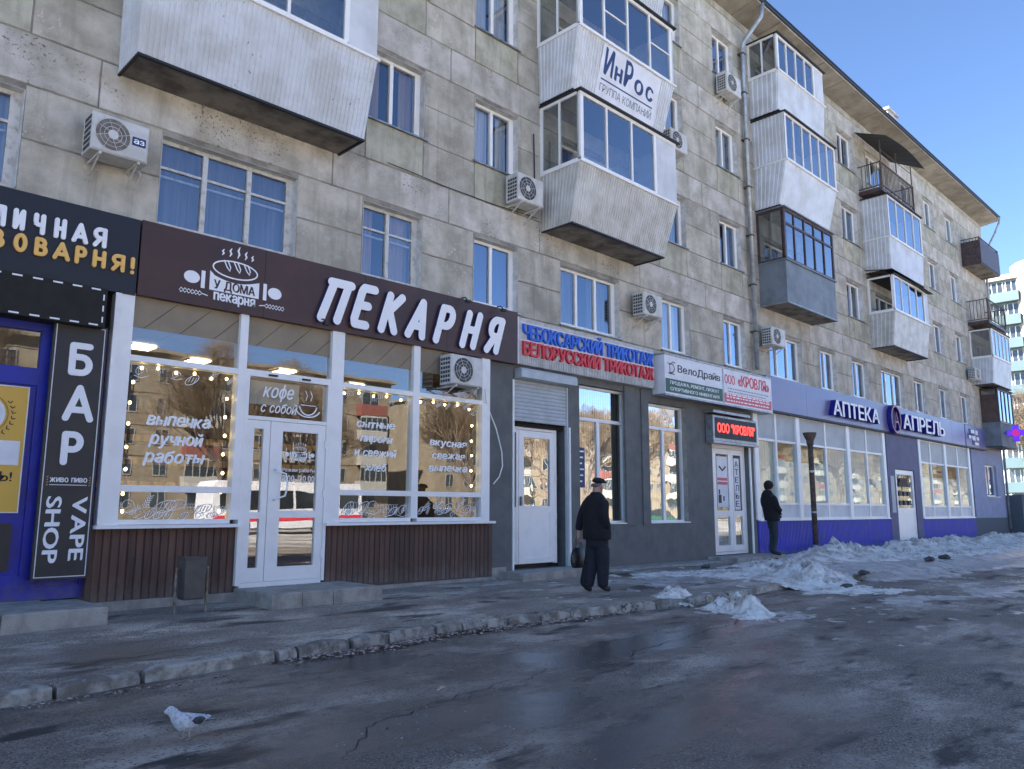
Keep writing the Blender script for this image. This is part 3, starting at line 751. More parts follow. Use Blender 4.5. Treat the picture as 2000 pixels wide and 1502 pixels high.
    # left side glazing
    if not sidefull:
        mb = MB(); ns = sidepanes
        mb.box(xa - .02, xa + .03, y + .06, 0, z0, z0 + .05); mb.box(xa - .02, xa + .03, y + .06, 0, z1 - .06, z1)
        mb.box(xa - .021, xa + .031, -.06, -.001, z0 + .05, z1 - .06)
        for i in range(1, ns): yy = y * (1 - i / ns); mb.box(xa - .018, xa + .028, yy - .02, yy + .02, z0 + .05, z1 - .06)
        mb.build('side_frame', frame, b)
        if not sideopen:
            for i in range(ns):
                ya, yb_ = y * (1 - i / ns) + .02, y * (1 - (i + 1) / ns) - .02
                MB().quad((xa, ya, z0 + .05), (xa, min(yb_, -.03), z0 + .05), (xa, min(yb_, -.03), z1 - .06), (xa, ya, z1 - .06)).build('pane', m_glass_bal, b)
    MB().box(xb - .02, xb + .02, y + .06, 0, z0, z1).build('end_panel', m_panel, b)
    mb = MB(); mb.box(xa - .06, xb + .06, -d1 - .08, 0, zt, zt + .03)
    mb.build('roof_sheet', m_black if toproof else m_trim, b)
    return b
Z = [6.62, 9.32, 12.05]
# column A
balcony(3.0, 6.28, .68, 2.98, 6.36, .86, 6.70, 7.95, 9.32, 'long balcony clad in white corrugated steel above the bakery sign', m_clad, pitch=.068, npanes=3, solid=.16)
balcony(3.0, 6.28, .68, 2.98, 6.36, .86, 9.40, 10.65, 12.0, None, m_clad, pitch=.068, npanes=3, solid=.16)
# column B
balcony(10.95, 14.0, .79, 10.94, 14.22, 1.04, 6.62, 7.78, 9.24, 'lower glazed balcony with flared corrugated front', m_clad_warm, pitch=.07, npanes=3, solid=.24, transoms=())
b4 = balcony(10.92, 13.95, .86, 10.86, 14.12, 1.12, 9.33, 10.54, 11.95, 'glazed balcony with company name board on its front', m_clad, pitch=.075, npanes=4, solid=.03, transoms=(1, 3))
balcony(10.92, 13.95, .86, 10.86, 14.12, 1.08, 12.05, 13.25, 14.6, None, m_clad, pitch=.075, npanes=4, solid=.03)
# column C
balcony(19.75, 22.7, .84, 19.74, 22.75, .90, 12.25, 13.42, 14.55, 'top white balcony beside the downpipe', m_clad, front='flat', pitch=.12, npanes=4, solid=.22)
balcony(19.78, 22.95, .72, 19.78, 23.05, .98, 9.50, 10.74, 12.15, 'tall white balcony with corrugated side wall', m_clad, front='flat', pitch=.10, npanes=6, solid=.0, sidefull=True)
balcony(19.80, 22.95, .80, 19.80, 22.95, .80, 6.74, 7.92, 9.42, 'grey sheet balcony glazed in dark oxide frames', m_greyclad, side='flat', front='flat', npanes=5, solid=0, frame=m_darkframe, sidepanes=1, rows=9.0, toproof=False)
# column D
balcony(27.45, 30.65, .78, 27.45, 30.65, .8, 12.2, 13.27, 0, 'open railed balcony under a dark metal canopy', open_=.13)
balcony(27.55, 30.75, .86, 27.5, 30.8, .9, 9.36, 10.5, 12.02, 'white boxed balcony below the open one', m_clad, front='flat', pitch=.12, npanes=4, solid=.0, sidefull=True)
balcony(27.6, 30.9, .74, 27.62, 31.05, .86, 6.70, 7.90, 9.18, 'lowest white balcony with an open side pane', m_clad_warm, front='flat', pitch=.11, npanes=4, solid=.12, sidepanes=1, sideopen=True)
# column E (corner)
balcony(39.1, 42.1, .76, 39.1, 42.1, .8, 12.2, 13.45, 0, 'dark sheeted balcony at the top corner', open_=.16)
balcony(39.15, 42.0, .84, 39.15, 42.0, .84, 9.45, 10.56, 0, 'open balcony with thin dark rails at the corner', open_=.18)
balcony(39.2, 42.1, .78, 39.2, 42.1, .88, 6.72, 7.9, 9.2, 'white glazed balcony at the corner', m_clad, front='flat', pitch=.11, npanes=5, solid=0, sidepanes=1)
b = balcony(40.0, 42.4, .70, 40.0, 42.4, .70, 4.0, 5.05, 6.6, 'lowest corner balcony of dark boards with striped glazing', m_greyclad, side='flat', front='corr', npanes=4, solid=0, frame=m_darkframe, sidepanes=1)
mb = MB()
for i in range(4): mb.box(40.18 + i * .56, 40.46 + i * .56, -.62, -.6, 5.1, 6.5)
mb.build('white_curtain', m_letter, b)
MB().box(39.985, 39.995, -.66, -.02, 5.1, 6.35).build('side_board', m_rust_side, b)
mb = MB(); mb.box(39.08, 42.12, -.80, -.785, 12.25, 13.3); mb.box(39.07, 39.085, -.78, -.02, 12.25, 13.3)
mb.build('balcony_screen', m_darkframe, bld, label='dark sheets closing the top corner balcony')
# bent black drip roof between D4 and D3
mb = MB(); P = [(27.4, -.95, 9.30), (29.0, -1.0, 9.27), (29.8, -1.05, 9.16), (31.0, -1.1, 9.08)]
for a, c in zip(P[:-1], P[1:]): mb.add([a, c, (c[0], 0, c[2] + .2), (a[0], 0, a[2] + .15)], [(0, 1, 2, 3)])
mb.build('bent_flashing', m_black, bld)
# canopy over D5
can = MB(); n = 8
for i in range(n + 1):
    t = i / n; can.v += [(27.1 + 3.9 * t, -1.15 - .05 * sin(t * pi), 13.98 + .10 * sin(pi * t * 1.0)), (27.3 + 3.5 * t, -.02, 14.55)]
for i in range(n): can.f.append((2 * i, 2 * i + 2, 2 * i + 3, 2 * i + 1))
co = can.build('canopy', m_greyclad, bld); co.data.materials[0] = m_roof
mb = MB(); mb.box(27.5, 27.53, -.80, -.77, 13.3, 14.05); mb.box(30.55, 30.58, -.80, -.77, 13.3, 14.05); mb.box(29.0, 29.03, -.80, -.77, 13.3, 14.05)
mb.tube([(27.5, -.79, 13.7), (30.57, -.79, 13.75)], .012, 4); mb.build('canopy_post', m_railing, bld)

# company board on balcony B4 (slopes with the cladding)
def b4p(p, d): # (x,z) -> on sloping face, d pushes outward
    zz = p[1]; t = (zz - 9.33) / (10.54 - 9.33); return (p[0], -(.86 + .26 * t) - .022 + d, zz)
sg = thing('company_board', (12.6, -1.0, 9.4), 'white company name board with navy lettering on the front of a glazed balcony', 'sign')
mb = MB(); P = [(11.55, 9.46), (13.55, 9.40), (13.60, 10.50), (11.62, 10.50)]
mb.add([b4p(p, -.004) for p in P] + [b4p(p, .004) for p in P], [(0, 1, 2, 3), (7, 6, 5, 4), (4, 5, 1, 0), (5, 6, 2, 1), (6, 7, 3, 2), (7, 4, 0, 3)])
mb.build('board', m_signwhite, sg)
m_navyt = mat('navy_text', (.012, .035, .14), .5)
def txl(s, x0, x1, z0, z1, **k): return text(s, x0, x1, z0, z1, -.006, m_navyt, sg, 'letter', plane=b4p, depth=.0015, **k)
text('И', 11.72, 11.98, 9.93, 10.42, -.006, m_navyt, sg, plane=b4p, depth=.001, off=.026)
text('н', 12.07, 12.29, 9.93, 10.20, -.006, m_navyt, sg, plane=b4p, depth=.001, off=.026, cap=.53)
text('Р', 12.38, 12.62, 9.93, 10.42, -.006, m_navyt, sg, plane=b4p, depth=.001, off=.026)
text('о', 12.74, 13.02, 9.93, 10.20, -.006, m_navyt, sg, plane=b4p, depth=.001, off=.026, cap=.53)
text('с', 13.14, 13.38, 9.93, 10.20, -.006, m_navyt, sg, plane=b4p, depth=.001, off=.026, cap=.53)
mb = MB(); P = [(11.66, 9.80), (13.42, 9.80), (13.42, 9.83), (11.66, 9.83)]; mb.add([b4p(p, -.007) for p in P], [(0, 1, 2, 3)]); mb.build('underline', m_navyt, sg)
text('ГРУППА КОМПАНИЙ', 11.66, 13.42, 9.57, 9.72, -.006, mat('grey_text', (.10, .13, .2), .5), sg, 'small_lettering', plane=b4p, depth=.001, off=0, joined=True)

# downpipes and corner
dp = MB(); dp.tube([(19.22, -.12, 4.88), (19.22, -.12, 14.15), (19.22, -.16, 14.35), (19.30, -.70, 14.95), (19.30, -.76, 15.32)], .062, 10)
dpo = dp.build('downpipe', m_pipe, bld, smooth=True)
for z in (5.9, 7.2, 8.6, 10, 11.4, 12.8, 14): MB().box(19.14, 19.30, -.19, .01, z, z + .035).build('pipe_bracket', m_railing, dpo)
dp = MB(); dp.tube([(42.62, -.10, .35), (42.62, -.10, 13.4), (42.62, -.15, 13.7), (42.9, -.55, 14.6), (43.0, -.78, 15.2), (42.8, -.78, 15.38)], .055, 8)
dp.build('downpipe', m_pipe, bld, smooth=True)

# ================================================================== SHOPFRONTS (ground floor)
m_dark = mat('dark_void', (.012, .012, .013), .9)
def frame_rect(mb, x0, x1, z0, z1, y, t, dep=.06):
    mb.box(x0, x1, y - dep / 2, y + dep / 2, z1 - t, z1); mb.box(x0, x1, y - dep / 2, y + dep / 2, z0, z0 + t)
    mb.box(x0, x0 + t, y - dep / 2 + .001, y + dep / 2 - .001, z0 + t, z1 - t); mb.box(x1 - t, x1, y - dep / 2 + .001, y + dep / 2 - .001, z0 + t, z1 - t)
def pane(x0, x1, z0, z1, y, m, p, name='pane'): return MB().quad((x0, y, z0), (x1, y, z0), (x1, y, z1), (x0, y, z1)).build(name, m, p)

# ---- bar shopfront (left edge)
bar = thing('bar_shopfront', (1.5, 0, .2), 'cobalt blue timber shopfront of the bar at the left edge', 'shopfront')
mb = MB()
mb.box(-2.5, 3.14, .0, .1, .16, .30); mb.box(2.42, 2.58, -.02, .1, .30, 3.34); mb.box(3.04, 3.13, -.02, .1, .30, 3.34)
mb.box(-2.5, 2.42, -.02, .1, 2.58, 2.78); mb.box(-2.5, 2.42, -.021, .1, 3.22, 3.34); mb.box(2.58, 3.04, .02, .1, .30, 3.34); mb.box(-2.5, 2.42, -.02, .1, .30, .44)
mb.box(-2.5, 2.42, .01, .1, .44, 2.58); mb.box(.2, .34, -.02, .01, .44, 2.58)
mb.build('frame', m_blue, bar)
pane(-2.5, 2.42, 2.78, 3.22, .03, m_glass_shop, bar)
MB().box(-2.5, 3.1, .9, .95, .2, 3.4).build('inner_wall', m_room, bar)
mb = MB(); mb.box(2.5, 3.08, -.16, -.10, .39, 3.34); ban = mb.build('banner', m_poster_black, bar, label='tall charcoal banner with white lettering')
mb = MB(); frame_rect(mb, 2.525, 3.055, .415, 3.32, -.163, .010, .006); mb.build('border', m_signwhite, ban)
for ch, z0, z1, x0, x1 in (('Б', 2.76, 3.08, 2.72, 2.93), ('А', 2.22, 2.58, 2.70, 2.96), ('Р', 1.71, 2.03, 2.72, 2.92)):
    rnd_letter(GL[ch], x0, z0, x1 - x0, z1 - z0, .075, -.16, m_letter, ban, depth=.006)
text('живо пиво', 2.60, 2.99, 1.48, 1.545, -.16, m_letter, ban, 'lettering', joined=True, off=.012, depth=.003)
MB().box(2.60, 2.99, -.163, -.16, 1.445, 1.452).build('rule', m_letter, ban)
for xx in (2.565, 3.01):
    mb = MB()
    for q in range(4): stroke(mb, [(xx, 1.44 + q * .03), (xx + .018, 1.455 + q * .03)], .008, -.16, .004, taper=True)
    mb.build('wheat_ear', m_letter_gold, ban)
text('VAPE', 1.31, .60, 2.86, 3.01, -.16, m_letter, ban, off=.022, rot=True, depth=.005)
text('SHOP', 1.31, .58, 2.59, 2.74, -.16, m_letter, ban, off=.022, rot=True, depth=.005)
for x0, x1, z0, z1, m in ((1.15, 2.345, 1.13, 2.55, m_yellow),):
    po = MB().box(x0, x1, -.035, -.02, z0, z1).build('poster', m, bar, label='yellow poster with a white label strip')
    mb = MB(); frame_rect(mb, x0, x1, z0, z1, -.038, .012, .006); mb.build('border', m_signwhite, po)
    MB().box(1.2, 2.30, -.040, -.036, 1.66, 1.93).build('paper', m_signwhite, po)
    text('СЬ!', 2.02, 2.25, 1.48, 1.58, -.036, m_black, po, 'lettering', joined=True, depth=.003)
    mb = MB(); mb.add([(1.93 + .20 * cos(t * pi / 12), -.0375, 2.22 + .2 * sin(t * pi / 12)) for t in range(24)], [tuple(range(24))]); mb.build('round_emblem', m_signwhite, po)
    mb = MB(); stroke(mb, [(1.93 + .225 * cos(t * pi / 12), 2.22 + .225 * sin(t * pi / 12)) for t in range(24)], .012, -.036, .003, closed=True); mb.build('ring', mat('ochre_print', (.35, .2, .04), .6), po)
    mb = MB()
    for q in range(9):
        a = radians(-75 + q * 13); cx, cz = 1.93 + .27 * cos(a), 2.22 + .27 * sin(a)
        for s in (-1, 1): stroke(mb, [(cx, cz), (cx + .035 * cos(a + s * .8 + 1.2), cz + .035 * sin(a + s * .8 + 1.2))], .016, -.036, .004 + .001 * (s + 1), taper=True)
    mb.build('laurel', m_black, po)
po = MB().box(1.2, 2.30, -.034, -.02, .50, 1.02).build('poster', m_poster_black, bar, label='charcoal lower panel with a gold ear of wheat')
mb = MB()
for q in range(5):
    for s in (-1, 1): stroke(mb, [(2.14, .62 + q * .05), (2.14 + s * .04, .66 + q * .05)], .018, -.034, .004 + .001 * (s + 1), taper=True)
mb.build('wheat_ear', m_letter_gold, po)
awn = thing('dashed_fascia', (1.5, -.15, 3.3), 'dark lower fascia panel edged with a white dashed line above the bar window', 'sign')
MB().box(-.2, 3.0, -.30, -.04, 3.31, 3.79).build('panel', m_dash_panel, awn)
for i in range(14):
    x = 2.92 - i * .205
    MB().box(x - .10, x, -.304, -.3, 3.325, 3.343).build('dash', m_letter, awn); MB().box(x - .10, x, -.304, -.3, 3.755, 3.773).build('dash', m_letter, awn)
for i in range(3): MB().box(2.955, 2.970, -.304, -.3, 3.37 + i * .135, 3.44 + i * .135).build('dash', m_letter, awn)
MB().box(3.0, 3.14, -.02, .02, 3.36, 3.80).build('side_gap', m_dark, awn)

# ---- bar fascia sign
fs = thing('bar_sign', (1.6, -.1, 3.8), 'black fascia sign with white and gold rounded letters at the upper left', 'sign')
mb = MB(); mb.box(-1.6, 3.35, -.19, .02, 3.80, 4.78); mb.build('panel', m_black_sign, fs)
lay = [('О', 1.36, 1.52), ('Т', 1.58, 1.73), ('Л', 1.79, 1.91), ('И', 1.975, 2.095), ('Ч', 2.18, 2.30), ('Н', 2.395, 2.52), ('А', 2.585, 2.76), ('Я', 2.81, 2.97)]
for ch, a, b_ in lay: rnd_letter(GL[ch], a + .02, 4.33, (b_ - a - .045) / (.88 if ch in 'ИЧНЯ' else 1), .20, .050, -.19, m_letter, fs, depth=.028)
lay = [('П', 1.28, 1.42), ('И', 1.52, 1.66), ('В', 1.76, 1.92), ('О', 2.0, 2.14), ('В', 2.21, 2.35), ('А', 2.40, 2.585), ('Р', 2.635, 2.77), ('Н', 2.83, 2.98), ('Я', 3.035, 3.20), ('!', 3.265, 3.31)]
for i, (ch, a, b_) in enumerate(lay): rnd_letter(GL[ch], a + .02, 4.075, (b_ - a - .045) / (.88 if ch in 'ИНЯВР' else 1), .175, .046, -.19, m_letter_gold, fs, depth=.028)

# ---- bakery fascia sign
bs = thing('bakery_sign', (6.5, -.1, 3.8), 'dark brown bakery fascia sign with slanted white letters and a bread loaf emblem', 'sign')
mb = MB()
for a, b_ in ((3.37, 5.05), (5.055, 6.72), (6.725, 8.38), (8.385, 10.08)): MB().box(a, b_, -.20, .02, 3.82, 4.79).build('panel', m_brown_sign, bs)
xs = [(6.00, 'П'), (6.58, 'Е'), (7.10, 'К'), (7.62, 'А'), (8.20, 'Р'), (8.78, 'Н'), (9.33, 'Я')]
for i, (x, ch) in enumerate(xs):
    st = GL[ch]; zz = 3.97 - (.0 if i % 2 else .005)
    hh = .60 if ch in 'ПЕ' else .58
    rnd_letter(st, x - .10 + (.03 if ch == 'П' else 0), zz, .285 if ch != 'П' else .34, hh * .98, .135, -.20, m_letter, bs, shear=.30, depth=.055, edge=m_navy)
lg = MB(); Y = -.203
def el(cx, cz, rx, rz, n=26, rot=-.22, a0=0, a1=360): return [(cx + rx * cos(radians(a0 + (a1 - a0) * i / n)) * cos(rot) - rz * sin(radians(a0 + (a1 - a0) * i / n)) * sin(rot), cz + rx * cos(radians(a0 + (a1 - a0) * i / n)) * sin(rot) + rz * sin(radians(a0 + (a1 - a0) * i / n)) * cos(rot)) for i in range(n)]
def logo(cx, cz, s, Y, m, mdark, par, small=False):
    """bread on a rolling pin: loaf outline, steam, plate with the words"""
    q = lambda pts: [(cx + x * s, cz + z * s) for x, z in pts]
    mb = MB(); stroke(mb, q(el(0, .28, .36, .135, rot=0)), .022 * s, Y, .003, closed=True)
    for i, dx in enumerate((-.13, .03, .19)):
        stroke(mb, q([(dx - .06, .40), (dx - .01, .30), (dx + .035, .25), (dx + .045, .31), (dx, .40)]), .02 * s, Y, .005 + .0012 * i)
    mb.build('loaf_outline', m, par)
    for i, (dx, h) in enumerate(((-.22, .10), (-.10, .14), (.03, .19), (.15, .14), (.26, .10))):
        mb = MB(); stroke(mb, q([(dx - .01, .48), (dx + .015, .48 + h * .35), (dx - .005, .48 + h * .65), (dx + .02, .48 + h)]), .035 * s, Y, .003, taper=True); mb.build('steam', m, par)
    P = [(-.40, -.10), (.40, -.10), (.40, .16)] + [(.40 - .8 * i / 10, .16 - .085 * sin(pi * i / 10)) for i in range(1, 10)] + [(-.40, .20)]
    n_ = len(P); mb = MB(); mb.add([(cx + x * s, Y - .003, cz + z * s) for x, z in P], [tuple(range(n_))]); mb.build('plate', m, par)
    text('У ДОМА', cx - .33 * s, cx + .33 * s, cz - .065 * s, cz + .065 * s, Y - .003, mdark, par, 'emblem_lettering', joined=True, off=.028, depth=.0015)
    for sg_ in (-1, 1):
        mb = MB(); mb.add([(cx + sg_ * (.47 + .03 * 0) * s, Y - .003, cz - .10 * s), (cx + sg_ * .53 * s, Y - .003, cz - .10 * s), (cx + sg_ * .53 * s, Y - .003, cz + .17 * s), (cx + sg_ * .47 * s, Y - .003, cz + .17 * s)], [(0, 1, 2, 3)])
        mb.add([(cx + sg_ * (.67 + .12 * cos(t * pi / 8)) * s, Y - .0042, cz + (.04 + .095 * sin(t * pi / 8)) * s) for t in range(16)], [tuple(range(16))])
        mb.build('pin_handle', m, par)
    text('пекарня', cx - .32 * s, cx + .34 * s, cz - .24 * s, cz - .125 * s, Y, m, par, 'emblem_lettering', joined=True, off=.028, depth=.003, cap=.53)
    for sg_ in (-1, 1):
        mb = MB(); stroke(mb, q([(sg_ * .42, -.20), (sg_ * .50, -.185)]), .015 * s, Y, .003)
        for i in range(6):
            for up in (-1, 1): stroke(mb, q([(sg_ * (.50 + i * .055), -.185), (sg_ * (.545 + i * .055), -.185 + up * .032), (sg_ * (.57 + i * .055), -.185)]), .016 * s, Y, .004 + .001 * (up + 1), taper=True)
        mb.build('wheat_ear', m, par)
logo(4.62, 4.15, .88, -.20, m_letter, m_brown_sign, bs)
for x, z in ((8.7, 4.72), (9.55, 4.72), (5.95, 3.86)):
    mb = MB(); mb.tube([(x, -.2, z + .08), (x, -.3, z + .07), (x + .02, -.36, z - .0)], .012, 6); mb.box(x - .04, x + .05, -.40, -.33, z - .03, z + .01); mb.build('sign_lamp', m_black, bs)

# ---- bakery shopfront
bk = thing('bakery_shopfront', (6.3, -.1, .1), 'white framed bakery shopfront with brown timber boards and chalk drawings on its glass', 'shopfront')
YB = -.10
mb = MB()
def vert(x0, x1, z0=1.04, z1=3.84, y0=-.17, y1=-.02): mb.box(x0, x1, y0, y1, z0, z1)
vert(3.14, 3.36, .98); vert(4.755, 4.87, 1.04); vert(6.20, 6.41, .98); vert(7.725, 7.855); vert(9.23, 9.42, .98)
vert(4.871, 4.93, .18, 2.985); vert(6.155, 6.199, .18, 2.985)
for (a, b_) in ((3.36, 4.755), (6.41, 7.725), (7.855, 9.23)):
    mb.box(a, b_, -.165, -.025, 2.985, 3.06); mb.box(a, b_, -.165, -.025, 1.385, 1.465); mb.box(a, b_, -.165, -.025, .99, 1.05)
mb.box(4.87, 6.20, -.166, -.026, 2.985, 3.075); mb.box(4.93, 6.155, -.16, -.03, 2.39, 2.44); mb.box(4.93, 6.155, -.155, -.03, .14, .212)
mb.build('window_frame', m_upvc, bk)
mb = MB(); mb.box(3.10, 4.90, -.25, -.02, .945, .985); mb.box(6.17, 9.50, -.25, -.02, .945, .985); mb.build('sill', m_upvc, bk)
MB().box(3.13, 3.20, -.19, -.165, 1.0, 3.82).build('corner_trim', m_upvc, bk)
for (a, b_) in ((3.36, 4.755), (6.41, 7.725), (7.855, 9.23)):
    pane(a, b_, 3.06, 3.42, YB, m_glass_shop, bk); pane(a, b_, 1.465, 2.985, YB, m_glass_shop, bk); pane(a, b_, 1.05, 1.385, YB, m_glass_shop, bk)
pane(4.87, 6.20, 3.075, 3.42, YB, m_glass_shop, bk)
for (a, b_) in ((3.36, 4.755), (4.87, 6.20), (6.41, 7.725), (7.855, 9.23)):
    MB().box(a, b_, YB, YB + .02, 3.42, 3.82).build('tiled_view_panel', m_tan, bk)  # matte panel added in place of the tan tiled view in the glass
    m_b = MB()
    for i in range(3): m_b.tube([(a + .15 + i * .45, YB - .002, 3.42), (a + .55 + i * .45, YB - .002, 3.80)], .004, 3)
    m_b.build('tiled_view_line', m_rust_side, bk)  # slanting tile lines of that view, drawn on the panel
# boards
def boards(x0, x1, z0f, z1):
    x = x0; n = int(round((x1 - x0) / .094)); w_ = (x1 - x0) / n
    for i in range(n):
        a = x0 + w_ * i; mb = MB(); zz = z0f(a)
        mb.add([(a + .003, -.105, zz), (a + w_ - .003, -.105, zz), (a + w_ - .003, -.105, z1), (a + .003, -.105, z1), (a + .012, -.118, zz), (a + w_ - .012, -.118, zz), (a + w_ - .012, -.118, z1), (a + .012, -.118, z1)],
               [(4, 5, 6, 7), (0, 4, 7, 3), (5, 1, 2, 6), (0, 1, 5, 4)])
        mb.build('board', m_plank, bk)
boards(3.13, 4.86, lambda x: .10, .945); boards(6.24, 9.54, lambda x: .10 - .06 * (x - 6.2) / 3.3, .945)
mb = MB(); mb.box(3.12, 4.87, -.104, .1, 0, .945); mb.box(6.23, 9.55, -.104, .1, 0, .945); mb.box(3.08, 3.135, -.12, .1, .09, .97); mb.build('backing_board', m_plank, bk)
mb = MB(); mb.box(3.1, 4.9, -.16, .1, -.12, .10); mb.box(6.2, 9.6, -.15, .1, -.12, .04); mb.build('plinth', m_concrete, bk)
# door
mb = MB()
def leaf(x0, x1, panes, nm='door_leaf', lab=None):
    mb = MB(); zs = [.215, 2.385]; y0, y1 = -.15, -.09; px0, px1 = panes[0]
    mb.box(x0, px0, y0, y1, .215, 2.385); mb.box(px1, x1, y0, y1, .215, 2.385)
    zz = panes[1]
    prev = .215
    for (a, b_) in zz: mb.box(px0, px1, y0 + .001, y1 - .001, prev, a); prev = b_
    mb.box(px0, px1, y0 + .001, y1 - .001, prev, 2.385)
    o = mb.build(nm, m_upvc, bk, label=lab)
    for (a, b_) in zz: pane(px0, px1, a, b_, -.12, m_glass_shop, o)
    return o
lf = leaf(4.935, 5.275, ((5.04, 5.18), ((.40, 1.05), (1.14, 2.27))), lab='narrow glazed leaf of the bakery door')
rf = leaf(5.285, 6.15, ((5.47, 6.03), ((.40, 1.06), (1.16, 2.26))), lab='wide glazed leaf of the bakery door')
mb = MB(); mb.tube([(5.37, -.15, 1.30), (5.37, -.23, 1.32), (5.49, -.25, 1.36), (5.52, -.25, 1.50), (5.49, -.25, 1.66), (5.37, -.23, 1.70), (5.37, -.15, 1.72)], .014, 8); mb.build('handle', m_upvc, rf, smooth=True)
for o, x in ((lf, 4.93), (rf, 6.15)):
    for z in (.5, 1.35, 2.05): MB().box(x - .02, x + .02, -.175, -.148, z, z + .11).build('hinge', m_upvc, o)
pane(4.93, 6.155, 2.44, 2.985, -.12, m_glass_shop, bk)
MB().box(5.0, 5.75, -.045, -.04, 2.62, 2.95).build('menu_card', mat('pale_card', (.45, .47, .42), .7), bk)
text('кофе', 5.15, 5.60, 2.72, 2.86, -.125, m_letter, bk, 'window_lettering', joined=True, depth=.001, shear=.25, off=.012, cap=.53)
text('с собой', 5.12, 5.66, 2.51, 2.61, -.125, m_letter, bk, 'window_lettering', joined=True, depth=.001, shear=.25, off=.012, cap=.53)
mb = MB(); stroke(mb, arc(5.86, 2.66, .14, .14, 190, 350), .02, -.125, .001); stroke(mb, arc(5.86, 2.62, .20, .13, 200, 340), .018, -.126, .0022); stroke(mb, [(5.74, 2.66), (5.98, 2.66)], .012, -.125, .0035)
stroke(mb, [(5.82, 2.73), (5.84, 2.80), (5.81, 2.87)], .012, -.125, .001); stroke(mb, [(5.9, 2.73), (5.92, 2.80), (5.89, 2.87)], .012, -.125, .001); mb.build('cup_drawing', m_letter, bk)
for x in (5.2, 5.72): MB().box(x, x + .13, -.19, -.166, 3.01, 3.035).build('closer', m_black, bk)
m_print = mat('white_window_print', (.92, .92, .92), .6)
logo(5.76, 1.93, .30, -.122, m_print, m_room, bk)
text('Режим работы', 5.50, 6.01, 1.70, 1.75, -.123, m_print, bk, 'window_lettering', joined=True, depth=.001)
text('8.00–20.00', 5.50, 6.01, 1.56, 1.65, -.123, m_print, bk, 'window_lettering', joined=True, depth=.001)
YT = YB - .004
for s, a, b_, z in (('выпечка', 3.63, 4.42, 2.22), ('ручной', 3.68, 4.33, 1.98), ('работы', 3.63, 4.36, 1.75)):
    text(s, a, b_, z, z + .115, YT, m_print, bk, 'window_lettering', joined=True, depth=.001, shear=.25, off=.03, cap=.53, jit=.006)
for s, a, b_, z in (('сытные', 6.70, 7.40, 2.42), ('пироги', 6.78, 7.36, 2.20), ('и свежий', 6.68, 7.44, 1.985), ('хлеб', 6.88, 7.26, 1.76)):
    text(s, a, b_, z, z + .085, YT, m_print, bk, 'window_lettering', joined=True, depth=.001, shear=.25, off=.03, cap=.53, jit=.006)
for s, a, b_, z in (('вкусная', 8.13, 8.92, 2.22), ('свежая', 8.18, 8.88, 2.01), ('выпечка', 8.12, 8.94, 1.80)):
    text(s, a, b_, z, z + .085, YT, m_print, bk, 'window_lettering', joined=True, depth=.001, shear=.25, off=.03, cap=.53, jit=.006)
# chalk-like drawings of loaves, leaves and buns on the glass
def doodle(mb, cx, cz, s, k, d):
    r = random
    if k == 0:
        stroke(mb, el(cx, cz, .11 * s, .05 * s, 14, rot=r.uniform(.2, .9)), .008, YT, d, closed=True)
        for i in range(3): stroke(mb, [(cx - .05 * s + i * .04 * s, cz - .03 * s), (cx - .02 * s + i * .04 * s, cz + .035 * s)], .007, YT, d + .001 + .0004 * i)
    elif k == 1:
        a = r.uniform(.2, 1.2)
        for i in range(6):
            px, pz = cx + cos(a) * i * .03 * s, cz + sin(a) * i * .03 * s
            for q in (-1, 1): stroke(mb, [(px, pz), (px + .045 * s * cos(a + q * .8), pz + .045 * s * sin(a + q * .8))], .014 * s, YT, d + .0005 * (q + 1), taper=True)
    elif k == 2:
        stroke(mb, [(cx + .07 * s * cos(t), cz + .07 * s * sin(t)) for t in [i * .5 for i in range(9)]] + [(cx + .03 * s, cz), (cx, cz + .03 * s)], .007, YT, d)
        stroke(mb, [(cx - .09 * s, cz - .06 * s), (cx, cz - .085 * s), (cx + .09 * s, cz - .05 * s)], .007, YT, d + .0012)
    else:
        for i in range(4): stroke(mb, [(cx + .04 * s * i - .06 * s, cz - .02 * s), (cx + .04 * s * i - .07 * s, cz + .04 * s), (cx + .04 * s * i - .04 * s, cz + .05 * s)], .006, YT, d + .0005 * i)
random.seed(11)
for (a, b_) in ((3.42, 4.72), (6.48, 7.68), (7.92, 9.18)):
    for (z, n, s) in ((2.87, 6, .9), (1.13, 10, .8), (1.2, 7, 1.2)):
        for i in range(n):
            mb = MB(); doodle(mb, a + (b_ - a) * (i + .5) / n + random.uniform(-.04, .04), z + random.uniform(-.04, .04), s * random.uniform(.8, 1.1), random.choice((0, 1, 1, 2, 3)), .001 + i * .0007)
            mb.build('chalk_drawing', m_print, bk)
